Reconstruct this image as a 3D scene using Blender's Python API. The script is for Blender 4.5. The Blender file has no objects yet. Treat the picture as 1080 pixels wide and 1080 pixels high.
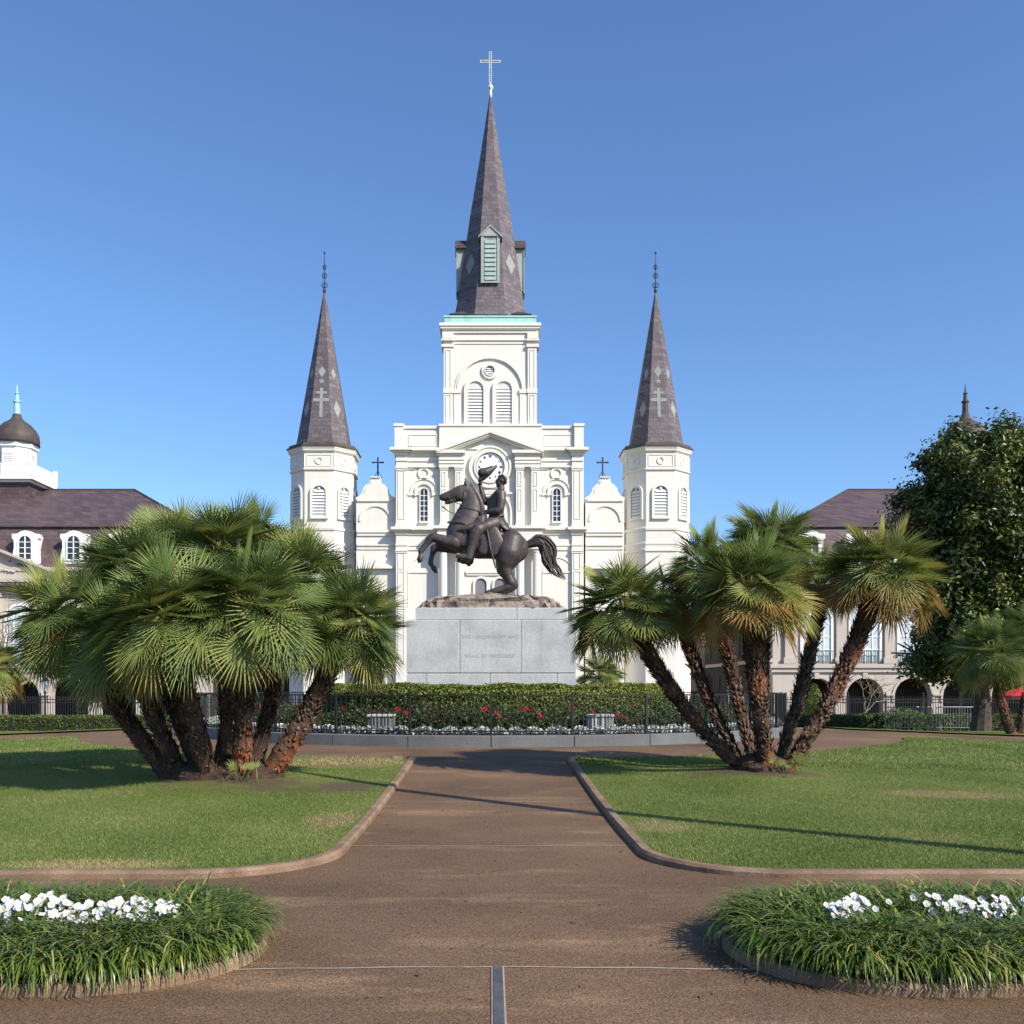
import bpy, bmesh, math, random
import numpy as np
from math import sin, cos, pi, radians, sqrt, atan2, hypot
from mathutils import Vector, Matrix

SC = bpy.context.scene
COL = SC.collection
rng = np.random.default_rng(7)
random.seed(7)

# ------------------------------------------------------------------ camera, sky, sun, exposure
cam = bpy.data.cameras.new('camera')
camo = bpy.data.objects.new('camera', cam)
COL.objects.link(camo)
camo.location = (0, 0, 1.65)
camo.rotation_euler = (radians(90), 0, 0)
cam.sensor_width = 36
cam.lens = 35.0
cam.shift_x = 22 / 1080
cam.shift_y = 185 / 1080
cam.clip_end = 3000
SC.camera = camo

TH, EL = radians(50), radians(37)
S = Vector((sin(TH) * cos(EL), -cos(TH) * cos(EL), sin(EL)))
world = bpy.data.worlds.new('World')
SC.world = world
world.use_nodes = True
wn = world.node_tree
bg = wn.nodes['Background']
sky = wn.nodes.new('ShaderNodeTexSky')
sky.sky_type = 'NISHITA'
sky.sun_disc = False
sky.sun_elevation = EL
sky.sun_rotation = pi - TH
sky.air_density = 1.0
sky.dust_density = 0.7
sky.ozone_density = 5.0
wt = wn.nodes.new('ShaderNodeMix'); wt.data_type = 'RGBA'; wt.blend_type = 'MULTIPLY'
wt.inputs[0].default_value = 1.0; wt.inputs[7].default_value = (1.0, 1.15, 1.31, 1)
wn.links.new(sky.outputs[0], wt.inputs[6])
wn.links.new(wt.outputs[2], bg.inputs[0])
bg.inputs[1].default_value = 0.118
sl = bpy.data.lights.new('sun', 'SUN')
sl.energy = 5.0
sl.angle = radians(0.5)
sl.color = (1.0, 0.93, 0.81)
so = bpy.data.objects.new('sun', sl)
COL.objects.link(so)
so.rotation_euler = S.to_track_quat('Z', 'Y').to_euler()
so.location = (30, -30, 60)
SC.view_settings.view_transform = 'Standard'
SC.view_settings.look = 'None'
SC.view_settings.exposure = 0.34
SC.view_settings.gamma = 1.0
SC.view_settings.use_curve_mapping = False
SC.cycles.max_bounces = 6
SC.cycles.diffuse_bounces = 3
SC.cycles.transmission_bounces = 3
SC.cycles.caustics_reflective = False
SC.cycles.caustics_refractive = False

# ------------------------------------------------------------------ materials
def _nt(name):
    m = bpy.data.materials.new(name)
    m.use_nodes = True
    nt = m.node_tree
    return m, nt, nt.nodes['Principled BSDF']

def nd(nt, typ, **kw):
    n = nt.nodes.new(typ)
    for k, v in kw.items():
        if k in n.bl_rna.properties:
            setattr(n, k, v)
        else:
            n.inputs[k].default_value = v
    return n

def ramp(nt, fac, cols, lo=0.3, hi=0.7):
    r = nt.nodes.new('ShaderNodeValToRGB')
    el = r.color_ramp.elements
    n = len(cols)
    while len(el) < n:
        el.new(0.5)
    for i, c in enumerate(cols):
        el[i].position = lo + (hi - lo) * i / max(1, n - 1)
        el[i].color = (c[0], c[1], c[2], 1)
    nt.links.new(fac, r.inputs[0])
    return r.outputs[0]

def mixc(nt, fac, a, b, mode='MIX'):
    m = nt.nodes.new('ShaderNodeMix')
    m.data_type = 'RGBA'
    m.blend_type = mode
    for s, v in ((0, fac), (6, a), (7, b)):
        if hasattr(v, 'is_output'):
            nt.links.new(v, m.inputs[s])
        elif s == 0:
            m.inputs[0].default_value = v
        else:
            m.inputs[s].default_value = (v[0], v[1], v[2], 1)
    return m.outputs[2]

def math_(nt, op, a, b=0.0, clamp=False):
    m = nt.nodes.new('ShaderNodeMath')
    m.operation = op
    m.use_clamp = clamp
    for i, v in enumerate((a, b)):
        if hasattr(v, 'is_output'):
            nt.links.new(v, m.inputs[i])
        else:
            m.inputs[i].default_value = v
    return m.outputs[0]

def noise(nt, scale, detail=5, vec=None, rough=0.55):
    n = nd(nt, 'ShaderNodeTexNoise')
    n.inputs['Scale'].default_value = scale
    n.inputs['Detail'].default_value = detail
    n.inputs['Roughness'].default_value = rough
    if vec is None:
        vec = nt.nodes.new('ShaderNodeTexCoord').outputs['Object']
    nt.links.new(vec, n.inputs['Vector'])
    return n.outputs['Fac']

def bump(nt, b, h, strength=0.4, dist=0.02):
    n = nd(nt, 'ShaderNodeBump')
    n.inputs['Strength'].default_value = strength
    n.inputs['Distance'].default_value = dist
    nt.links.new(h, n.inputs['Height'])
    nt.links.new(n.outputs[0], b.inputs['Normal'])

def mat(name, cols, scale=4, rough=0.8, bs=None, bst=0.4, bd=0.02, metal=0, lo=0.3, hi=0.7, spec=0.3, fine=None):
    m, nt, b = _nt(name)
    c = ramp(nt, noise(nt, scale), cols, lo, hi)
    if fine:
        f = noise(nt, fine[0], 3)
        c = mixc(nt, fine[1], c, ramp(nt, f, [(0.25,) * 3, (0.5,) * 3, (0.8,) * 3], .3, .7), 'OVERLAY')
    nt.links.new(c, b.inputs['Base Color'])
    b.inputs['Roughness'].default_value = rough
    b.inputs['Metallic'].default_value = metal
    b.inputs['Specular IOR Level'].default_value = spec
    if bs:
        bump(nt, b, noise(nt, bs, 6), bst, bd)
    return m

def leafmat(name, cols, trans=0.25, rough=0.5, spec=0.35, gain=1.0):
    """leaf colour from each leaf's own hue value (attribute tint)"""
    m, nt, b = _nt(name)
    a = nd(nt, 'ShaderNodeAttribute')
    a.attribute_name = 'tint'
    c = ramp(nt, a.outputs['Fac'], cols, 0.0, 1.0)
    nt.links.new(c, b.inputs['Base Color'])
    b.inputs['Roughness'].default_value = rough
    b.inputs['Specular IOR Level'].default_value = spec
    t = nd(nt, 'ShaderNodeBsdfTranslucent')
    nt.links.new(c, t.inputs['Color'])
    mx = nd(nt, 'ShaderNodeMixShader')
    mx.inputs[0].default_value = trans
    nt.links.new(b.outputs[0], mx.inputs[1])
    nt.links.new(t.outputs[0], mx.inputs[2])
    nt.links.new(mx.outputs[0], nt.nodes['Material Output'].inputs['Surface'])
    return m

def plaster_mat(name, base, dirt, amt=0.35):
    m, nt, b = _nt(name)
    tc = nt.nodes.new('ShaderNodeTexCoord').outputs['Object']
    mp = nd(nt, 'ShaderNodeMapping')
    mp.inputs['Scale'].default_value = (1.6, 1.6, 0.18)
    nt.links.new(tc, mp.inputs[0])
    st = noise(nt, 1.2, 7, mp.outputs[0], 0.65)
    f = math_(nt, 'MULTIPLY', ramp(nt, st, [(0,) * 3, (1,) * 3], 0.48, 0.78), amt)
    c = mixc(nt, f, base, dirt)
    big = noise(nt, 0.35, 4, tc)
    c = mixc(nt, 0.5, c, ramp(nt, big, [tuple(x * 0.94 for x in base), base], .35, .65))
    nt.links.new(c, b.inputs['Base Color'])
    b.inputs['Roughness'].default_value = 0.85
    b.inputs['Specular IOR Level'].default_value = 0.2
    bump(nt, b, noise(nt, 9, 5, tc), 0.15, 0.02)
    return m

def slate_mat(name, c1, c2, c3, bw=0.45, bh=0.28):
    m, nt, b = _nt(name)
    tc = nt.nodes.new('ShaderNodeTexCoord').outputs['Object']
    sp = nd(nt, 'ShaderNodeSeparateXYZ')
    nt.links.new(tc, sp.inputs[0])
    u = math_(nt, 'ADD', sp.outputs[0], math_(nt, 'MULTIPLY', sp.outputs[1], 0.83))
    cb = nd(nt, 'ShaderNodeCombineXYZ')
    nt.links.new(u, cb.inputs[0])
    nt.links.new(sp.outputs[2], cb.inputs[1])
    br = nd(nt, 'ShaderNodeTexBrick')
    br.inputs['Scale'].default_value = 1.0
    br.inputs['Brick Width'].default_value = bw
    br.inputs['Row Height'].default_value = bh
    br.inputs['Mortar Size'].default_value = 0.012
    br.inputs['Color1'].default_value = (*c1, 1)
    br.inputs['Color2'].default_value = (*c2, 1)
    br.inputs['Mortar'].default_value = (c1[0] * .5, c1[1] * .5, c1[2] * .5, 1)
    nt.links.new(cb.outputs[0], br.inputs['Vector'])
    c = mixc(nt, math_(nt, 'MULTIPLY', noise(nt, 0.9, 6, tc, 0.65), 0.35), br.outputs['Color'], c3)
    c = mixc(nt, 0.5, c, ramp(nt, noise(nt, 6, 3, tc), [(.3,) * 3, (.7,) * 3], .3, .7), 'OVERLAY')
    nt.links.new(c, b.inputs['Base Color'])
    b.inputs['Roughness'].default_value = 0.65
    bump(nt, b, br.outputs['Fac'], -0.5, 0.015)
    return m

MT = {}
MT['plaster'] = plaster_mat('white_plaster', (.735, .705, .63), (.50, .47, .41), 0.42)
MT['plaster2'] = plaster_mat('beige_stucco', (.50, .44, .385), (.34, .29, .25), 0.5)
MT['trimwhite'] = plaster_mat('white_paint', (.82, .82, .80), (.62, .61, .58), 0.2)
MT['slate'] = slate_mat('purple_slate', (.080, .062, .070), (.155, .125, .134), (.115, .093, .098))
MT['slate2'] = slate_mat('roof_slate', (.060, .038, .042), (.125, .078, .076), (.085, .058, .062), 0.62, 0.34)
MT['greyslate'] = mat('grey_slate', [(.22, .23, .22), (.30, .31, .29)], 5, 0.7)
MT['copper'] = mat('green_copper', [(.28, .56, .50), (.36, .64, .56), (.30, .50, .45)], 1.5, 0.6)
MT['copperdark'] = mat('dark_copper', [(.05, .042, .04), (.095, .07, .062)], 1.5, 0.6)
MT['palegreen'] = mat('pale_green_paint', [(.28, .32, .30), (.36, .40, .37)], 2, 0.7)
MT['louver'] = mat('louver_paint', [(.60, .60, .58), (.72, .71, .68)], 3, 0.7)
MT['louverback'] = mat('louver_shade', [(.20, .20, .205), (.28, .28, .28)], 3, 0.8)
MT['glass'] = mat('window_glass', [(.015, .018, .025), (.04, .045, .06)], 2, 0.12, spec=0.6)
MT['skyglass'] = mat('pale_window', [(.45, .52, .58), (.6, .66, .7)], 1.5, 0.15, spec=0.6)
MT['iron'] = mat('black_iron', [(.012, .012, .013), (.03, .03, .03)], 8, 0.5)
MT['darkmetal'] = mat('dark_metal', [(.03, .035, .05), (.06, .065, .08)], 5, 0.5)
MT['clock'] = mat('clock_white', [(.85, .86, .87), (.92, .92, .92)], 2, 0.5)
MT['black'] = mat('black_paint', [(.01,) * 3, (.02,) * 3], 4, 0.5)
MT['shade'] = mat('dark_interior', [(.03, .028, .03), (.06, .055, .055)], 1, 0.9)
MT['doorgrey'] = mat('grey_door_paint', [(.17, .16, .19), (.22, .21, .24)], 2, 0.6)
MT['shutter'] = mat('dark_green_shutter', [(.02, .04, .035), (.035, .06, .05)], 3, 0.6)
MT['galv'] = mat('galvanised_steel', [(.20, .22, .24), (.32, .34, .36)], 6, 0.4, metal=0.5)
MT['red'] = mat('red_canvas', [(.5, .02, .03), (.62, .04, .05)], 3, 0.7)
MT['bark'] = mat('tree_bark', [(.04, .03, .025), (.10, .08, .065)], 6, 0.9, 20, 0.6, 0.03)
MT['palebark'] = mat('pale_bark', [(.20, .15, .11), (.33, .26, .20)], 6, 0.85, 20, 0.4, 0.02)
MT['rose'] = mat('red_petals', [(.36, .008, .03), (.52, .025, .06)], 30, 0.6)
MT['whitepetal'] = mat('white_petals', [(.52, .52, .54), (.64, .64, .64)], 20, 0.7)
MT['yellow'] = mat('yellow_centre', [(.6, .45, .04), (.7, .55, .08)], 20, 0.7)
MT['soil'] = mat('dark_soil', [(.035, .022, .016), (.085, .055, .04), (.06, .04, .03)], 9, 0.95, 40, 0.9, 0.03)
MT['gold'] = mat('pale_metal', [(.55, .55, .55), (.7, .7, .68)], 5, 0.45, metal=0.3)

def bronze():
    m, nt, b = _nt('weathered_bronze')
    a = noise(nt, 1.6, 6)
    c = ramp(nt, a, [(.036, .031, .031), (.070, .056, .052), (.105, .080, .072)], .32, .68)
    f = noise(nt, 14, 5)
    c = mixc(nt, 0.35, c, ramp(nt, f, [(.03, .026, .028), (.13, .098, .086)], .35, .7))
    nt.links.new(c, b.inputs['Base Color'])
    b.inputs['Roughness'].default_value = 0.5
    b.inputs['Metallic'].default_value = 0.25
    bump(nt, b, noise(nt, 16, 6), 0.3, 0.02)
    return m
MT['bronze'] = bronze()

def granite(name, cols):
    m, nt, b = _nt(name)
    c = ramp(nt, noise(nt, 0.9, 6, None, 0.65), cols, .3, .7)
    c = mixc(nt, 0.55, c, ramp(nt, noise(nt, 45, 3), [(.3,) * 3, (.5,) * 3, (.68,) * 3], .3, .7), 'OVERLAY')
    tc = nt.nodes.new('ShaderNodeTexCoord').outputs['Object']
    mp = nd(nt, 'ShaderNodeMapping')
    mp.inputs['Scale'].default_value = (2.2, 2.2, 0.25)
    nt.links.new(tc, mp.inputs[0])
    st = ramp(nt, noise(nt, 1.4, 7, mp.outputs[0], 0.7), [(0,) * 3, (1,) * 3], .52, .75)
    c = mixc(nt, math_(nt, 'MULTIPLY', st, 0.35), c, (.16, .16, .165))
    nt.links.new(c, b.inputs['Base Color'])
    b.inputs['Roughness'].default_value = 0.75
    bump(nt, b, noise(nt, 50, 4), 0.2, 0.01)
    return m
MT['granite'] = granite('light_granite', [(.33, .33, .325), (.425, .425, .41), (.47, .465, .45)])
MT['kerbgranite'] = granite('grey_granite', [(.10, .103, .108), (.165, .168, .172)])
MT['rock'] = mat('tan_rock', [(.085, .072, .064), (.25, .20, .165), (.32, .25, .205), (.075, .066, .062)], 3.5, 0.9, 9, 0.9, 0.06)

def path_mat():
    m, nt, b = _nt('brown_aggregate_paving')
    geo = nt.nodes.new('ShaderNodeNewGeometry').outputs['Position']
    big = noise(nt, 0.28, 6, geo, 0.6)
    c = ramp(nt, big, [(.086, .053, .032), (.138, .086, .051), (.182, .115, .068)], .3, .7)
    mp = nd(nt, 'ShaderNodeMapping')
    mp.inputs['Scale'].default_value = (0.35, 1.1, 1)
    nt.links.new(geo, mp.inputs[0])
    pt = ramp(nt, noise(nt, 1.1, 7, mp.outputs[0], 0.7), [(0,) * 3, (1,) * 3], .53, .72)
    c = mixc(nt, math_(nt, 'MULTIPLY', pt, 0.7), c, (.33, .215, .13))
    v = nd(nt, 'ShaderNodeTexVoronoi')
    v.inputs['Scale'].default_value = 120
    nt.links.new(geo, v.inputs['Vector'])
    sp = nd(nt, 'ShaderNodeSeparateColor')
    nt.links.new(v.outputs['Color'], sp.inputs[0])
    peb = ramp(nt, sp.outputs[0], [(.16, .14, .13), (.42, .40, .38), (.62, .56, .5), (.95, .9, .82)], 0.05, 1.0)
    c = mixc(nt, 0.7, c, peb, 'OVERLAY')
    c2 = mixc(nt, 0.5, c, ramp(nt, noise(nt, 260, 2, geo), [(.3,) * 3, (.7,) * 3], .35, .65), 'OVERLAY')
    nt.links.new(c2, b.inputs['Base Color'])
    b.inputs['Roughness'].default_value = 0.82
    b.inputs['Specular IOR Level'].default_value = 0.3
    bump(nt, b, v.outputs['Distance'], 0.5, 0.006)
    return m
MT['path'] = path_mat()
MT['kerb'] = mat('pebble_concrete', [(.15, .092, .056), (.22, .142, .09), (.29, .20, .135)], 3, 0.85, 90, 0.6, 0.008, fine=(110, 0.8))
MT['joint'] = mat('pale_joint', [(.30, .24, .19), (.40, .33, .27)], 6, 0.9)
MT['drain'] = mat('drain_grey', [(.055, .06, .065), (.10, .105, .11)], 9, 0.6)

def lawn_mat():
    m, nt, b = _nt('mown_lawn')
    geo = nt.nodes.new('ShaderNodeNewGeometry').outputs['Position']
    c = ramp(nt, noise(nt, 0.5, 6, geo), [(.085, .115, .026), (.135, .165, .042), (.19, .20, .065)], .3, .7)
    c = mixc(nt, 0.7, c, ramp(nt, noise(nt, 60, 3, geo), [(.25,) * 3, (.5,) * 3, (.75,) * 3], .3, .7), 'OVERLAY')
    sp = nd(nt, 'ShaderNodeSeparateXYZ')
    nt.links.new(geo, sp.inputs[0])
    nz = noise(nt, 1.3, 6, geo, 0.65)
    def patch(px, py, rx, ry, col, edge=0.5):
        nonlocal c
        dx = math_(nt, 'DIVIDE', math_(nt, 'SUBTRACT', sp.outputs[0], px), rx)
        dy = math_(nt, 'DIVIDE', math_(nt, 'SUBTRACT', sp.outputs[1], py), ry)
        d = math_(nt, 'ADD', math_(nt, 'MULTIPLY', dx, dx), math_(nt, 'MULTIPLY', dy, dy))
        d = math_(nt, 'ADD', d, math_(nt, 'MULTIPLY', math_(nt, 'SUBTRACT', nz, 0.5), 4.2))
        f = ramp(nt, d, [(.85,) * 3, (0,) * 3], 0.25, 0.75 + edge)
        c = mixc(nt, f, c, col)
    for q in BARE:
        patch(q[0], q[1], q[2], q[3], q[4])
    nt.links.new(c, b.inputs['Base Color'])
    b.inputs['Roughness'].default_value = 0.9
    b.inputs['Specular IOR Level'].default_value = 0.1
    bump(nt, b, noise(nt, 70, 4, geo), 0.8, 0.03)
    return m
# bare earth and dry grass round the palms and along the path: centre, radii, colour
SOILC, DRYC = (.11, .075, .055), (.20, .155, .075)
BARE = [(-3.1, 15.1, 2.0, 0.75, SOILC), (-4.2, 15.6, 0.9, 0.8, SOILC), (4.45, 16.3, 1.25, 0.75, SOILC),
        (-2.6, 18.6, 1.3, 1.2, DRYC), (6.7, 14.6, 1.0, 0.5, DRYC), (-1.9, 12.0, 0.35, 0.7, DRYC),
        (1.9, 11.5, 0.4, 0.5, DRYC), (-3.6, 9.0, 0.9, 0.28, DRYC), (-22, 43.2, 20, 0.9, DRYC), (24, 43.2, 20, 0.7, DRYC)]
MT['lawn'] = lawn_mat()
MT['blade'] = leafmat('grass_blades', [(.085, .135, .024), (.155, .218, .048), (.24, .27, .078), (.42, .34, .16)], 0.3, 0.6)
MT['palm'] = leafmat('palm_leaf', [(.072, .115, .028), (.160, .215, .062), (.255, .285, .075), (.38, .29, .08), (.33, .175, .06)], 0.3, 0.44, 0.32)
MT['liriope'] = leafmat('liriope_leaf', [(.026, .062, .008), (.068, .122, .016), (.16, .205, .034), (.42, .38, .11)], 0.2, 0.4, 0.5)
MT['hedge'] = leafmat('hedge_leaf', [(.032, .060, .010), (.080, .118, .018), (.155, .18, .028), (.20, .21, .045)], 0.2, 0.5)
MT['rosebush'] = leafmat('rose_leaf', [(.020, .036, .012), (.045, .072, .020), (.08, .105, .028), (.10, .06, .03)], 0.2, 0.5)
MT['magnolia'] = leafmat('magnolia_leaf', [(.026, .046, .012), (.065, .095, .020), (.14, .16, .030), (.21, .21, .05)], 0.2, 0.38, 0.45)
MT['alyssum'] = leafmat('white_bedding', [(.06, .09, .03), (.55, .58, .52), (.72, .74, .70), (.8, .8, .78)], 0.2, 0.7)

def trunk_mat():
    m, nt, b = _nt('palm_fibre')
    c = ramp(nt, noise(nt, 5, 6, None, 0.7), [(.026, .017, .013), (.08, .048, .034), (.15, .095, .068)], .3, .7)
    o = ramp(nt, noise(nt, 1.5, 5, None, 0.7), [(0,) * 3, (1,) * 3], .50, .64)
    c = mixc(nt, math_(nt, 'MULTIPLY', o, 0.85), c, (.27, .085, .034))
    a = nd(nt, 'ShaderNodeAttribute')
    a.attribute_name = 'tint'
    c = mixc(nt, a.outputs['Fac'], c, (.30, .24, .185))
    nt.links.new(c, b.inputs['Base Color'])
    b.inputs['Roughness'].default_value = 0.9
    b.inputs['Specular IOR Level'].default_value = 0.15
    bump(nt, b, noise(nt, 30, 5), 0.8, 0.03)
    return m
MT['trunk'] = trunk_mat()

# ------------------------------------------------------------------ helpers
def tag(o, label=None, cat=None, group=None, kind=None):
    if label: o['label'] = label
    if cat: o['category'] = cat
    if group: o['group'] = group
    if kind: o['kind'] = kind
    return o

def empty(name, loc, label, cat, group=None, rz=0):
    o = bpy.data.objects.new(name, None)
    o.empty_display_size = 0.3
    COL.objects.link(o)
    o.location = loc
    o.rotation_euler = (0, 0, rz)
    return tag(o, label, cat, group)

def woff(o):
    """world position of an unrotated chain of parents"""
    v = Vector((0, 0, 0))
    while o is not None:
        v += o.location
        o = o.parent
    return v

class MB:
    def __init__(self):
        self.v, self.f = [], []
        self.T = None
    def add(self, vs, fs):
        n = len(self.v)
        if self.T is not None:
            vs = [self.T @ Vector(p) for p in vs]
        self.v.extend(tuple(p) for p in vs)
        self.f.extend(tuple(i + n for i in f) for f in fs)
        return self
    def box(self, x0, x1, y0, y1, z0, z1):
        if x0 > x1: x0, x1 = x1, x0
        if y0 > y1: y0, y1 = y1, y0
        if z0 > z1: z0, z1 = z1, z0
        return self.add([(x0, y0, z0), (x1, y0, z0), (x1, y1, z0), (x0, y1, z0), (x0, y0, z1), (x1, y0, z1), (x1, y1, z1), (x0, y1, z1)],
                        [(0, 1, 5, 4), (1, 2, 6, 5), (2, 3, 7, 6), (3, 0, 4, 7), (4, 5, 6, 7), (3, 2, 1, 0)])
    def prism(self, poly, y0, y1):
        """(x, z) outline pushed from y0 to y1"""
        n = len(poly)
        vs = [(x, y0, z) for x, z in poly] + [(x, y1, z) for x, z in poly]
        fs = [tuple(range(n)), tuple(range(2 * n - 1, n - 1, -1))]
        fs += [(i, i + n, (i + 1) % n + n, (i + 1) % n) for i in range(n)]
        return self.add(vs, fs)
    def loft(self, rings, cap=True):
        n = len(rings[0])
        vs = [p for r in rings for p in r]
        fs = []
        for k in range(len(rings) - 1):
            for i in range(n):
                j = (i + 1) % n
                fs.append((k * n + i, k * n + j, (k + 1) * n + j, (k + 1) * n + i))
        if cap:
            fs.append(tuple(range(n - 1, -1, -1)))
            fs.append(tuple((len(rings) - 1) * n + i for i in range(n)))
        return self.add(vs, fs)
    def lathe(self, prof, cx, cy, n=20, a0=0.0):
        rings = [[(cx + r * cos(a0 + 2 * pi * i / n), cy + r * sin(a0 + 2 * pi * i / n), z) for i in range(n)] for r, z in prof]
        return self.loft(rings)
    def tube(self, pts, rad, n=8):
        pts = [Vector(p) for p in pts]
        if not hasattr(rad, '__len__'):
            rad = [rad] * len(pts)
        rings = []
        t0 = (pts[1] - pts[0]).normalized()
        u = t0.orthogonal().normalized()
        for i, p in enumerate(pts):
            t = (pts[min(i + 1, len(pts) - 1)] - pts[max(i - 1, 0)]).normalized()
            u = (u - t * u.dot(t)).normalized()
            w = t.cross(u)
            rings.append([tuple(p + (u * cos(2 * pi * k / n) + w * sin(2 * pi * k / n)) * rad[i]) for k in range(n)])
        return self.loft(rings)
    def build(self, name, m, parent=None, smooth=False, label=None, local=False):
        me = bpy.data.meshes.new(name)
        off = woff(parent) if (parent is not None and not local) else Vector((0, 0, 0))
        me.from_pydata([(x - off.x, y - off.y, z - off.z) for x, y, z in self.v], [], self.f)
        me.materials.append(m)
        if smooth:
            me.shade_smooth()
        me.update()
        o = bpy.data.objects.new(name, me)
        COL.objects.link(o)
        o.parent = parent
        if label: o['label'] = label
        return o

def np_obj(name, V, F, m, parent=None, tint=None, smooth=False, local=False):
    """numpy vertices, (n,k) faces -> one mesh object"""
    V = np.asarray(V, dtype=np.float32)
    F = np.asarray(F, dtype=np.int32)
    if parent is not None and not local:
        o_ = woff(parent)
        V = V - np.array([o_.x, o_.y, o_.z], dtype=np.float32)
    me = bpy.data.meshes.new(name)
    k = F.shape[1]
    me.vertices.add(len(V))
    me.vertices.foreach_set('co', V.ravel())
    me.loops.add(F.size)
    me.loops.foreach_set('vertex_index', F.ravel())
    me.polygons.add(len(F))
    me.polygons.foreach_set('loop_start', np.arange(0, F.size, k, dtype=np.int32))
    me.polygons.foreach_set('loop_total', np.full(len(F), k, dtype=np.int32))
    if tint is not None:
        a = me.attributes.new('tint', 'FLOAT', 'POINT')
        a.data.foreach_set('value', np.asarray(tint, dtype=np.float32))
    me.update(calc_edges=True)
    me.materials.append(m)
    if smooth:
        me.shade_smooth()
    o = bpy.data.objects.new(name, me)
    COL.objects.link(o)
    o.parent = parent
    return o

def copy_thing(root, loc, rz=0.0, sc=None, label=None):
    r = root.copy()
    COL.objects.link(r)
    r.location = loc
    r.rotation_euler = (0, 0, rz)
    if sc: r.scale = sc
    if label: r['label'] = label
    for ch in list(root.children):
        c = ch.copy()
        COL.objects.link(c)
        c.parent = r
        for g in list(ch.children):
            d = g.copy()
            COL.objects.link(d)
            d.parent = c
    return r

def sst(a, b, x):
    t = np.clip((np.asarray(x, dtype=float) - a) / (b - a), 0, 1)
    return t * t * (3 - 2 * t)

CX, CY = 0.0, 31.0                     # the statue
def gz(x, y):
    r = np.hypot(np.asarray(x) - CX, np.asarray(y) - CY)
    return 0.33 * (1 - sst(8, 20, r)) - 0.8 * sst(33, 58, y)
PALML, PALMR = (-4.2, 15.6), (4.43, 16.4)
def lz(x, y):
    z = gz(x, y) + 0.045
    for p in (PALML, PALMR):
        z = z + 0.16 * np.exp(-((np.asarray(x) - p[0]) ** 2 + (np.asarray(y) - p[1]) ** 2) / 1.3 ** 2)
    return z
def gzf(x, y): return float(gz(x, y))
def lzf(x, y): return float(lz(x, y))

def leaves(P, N, size, tint, aspect=0.55, jit=0.6):
    """one small folded leaf (rhombus of two triangles) per point"""
    n = len(P)
    N = N + rng.normal(0, jit, (n, 3))
    N /= np.linalg.norm(N, axis=1)[:, None] + 1e-9
    R = rng.normal(0, 1, (n, 3))
    U = np.cross(N, R)
    U /= np.linalg.norm(U, axis=1)[:, None] + 1e-9
    W = np.cross(N, U)
    s = (size * rng.uniform(0.65, 1.3, n))[:, None]
    a = P - U * s * 0.5
    c = P + U * s * 0.5
    b = P + W * s * aspect * 0.5 + N * s * 0.12
    d = P - W * s * aspect * 0.5 + N * s * 0.12
    V = np.stack([a, b, c, d], 1).reshape(-1, 3)
    i = np.arange(n)[:, None] * 4
    F = np.concatenate([i + np.array([[0, 1, 2]]), i + np.array([[0, 2, 3]])], 0)
    T = np.repeat(tint, 4)
    return V, F, T

# ------------------------------------------------------------------ ground, lawns, kerbs
def axis(spec):
    out = []
    for a, b, n in spec:
        out += list(np.linspace(a, b, n, endpoint=False))
    return np.array(out + [spec[-1][1]])
gx = axis([(-400, -60, 8), (-60, -20, 20), (-20, 20, 80), (20, 60, 20), (60, 400, 8)])
gy = axis([(-60, 3, 8), (3, 60, 114), (60, 120, 12), (120, 1200, 6)])
GX, GY = np.meshgrid(gx, gy)
V = np.stack([GX, GY, gz(GX, GY)], -1).reshape(-1, 3)
def gridF(nr, nc):
    i = np.arange(nr - 1)[:, None] * nc + np.arange(nc - 1)[None]
    i = i.ravel()
    return np.stack([i, i + 1, i + nc + 1, i + nc], 1)
g = np_obj('ground', V, gridF(len(gy), len(gx)), MT['path'], smooth=True)
tag(g, 'brown pebbled garden paving running up to the statue', 'ground', kind='structure')

HW = 1.52                              # half width of the garden path
RR = 11.85                             # outer edge of the ring path
def xedge(y):
    if y < 9.82:
        return HW + 1.2 - sqrt(max(0, 1.2 ** 2 - (9.82 - y) ** 2))
    if y < 19.0:
        return HW
    return max(HW, sqrt(max(0.0, RR ** 2 - (CY - y) ** 2)))
def lawn(sign, label):
    ys = np.concatenate([np.linspace(8.62, 9.82, 16), np.linspace(10.1, 19, 46), np.linspace(19.1, 27.5, 40)])
    ts = np.concatenate([np.linspace(0, 0.4, 50), np.linspace(0.42, 1, 16)])
    rows = []
    for y in ys:
        x0 = xedge(y)
        if y > 19.05: x0 += 0.05
        x = x0 + (34 - x0) * ts
        rows.append(np.stack([sign * x, np.full_like(x, y), lz(sign * x, np.full_like(x, y))], -1))
    V = np.array(rows).reshape(-1, 3)
    F = gridF(len(ys), len(ts))
    if sign < 0: F = F[:, ::-1]
    o = np_obj('lawn', V, F, MT['lawn'], smooth=True)
    return tag(o, label, 'lawn', kind='structure')
lawn(-1, 'mown lawn left of the garden path round the big palm clump')
lawn(1, 'mown lawn right of the garden path round the smaller palm clump')
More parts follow.
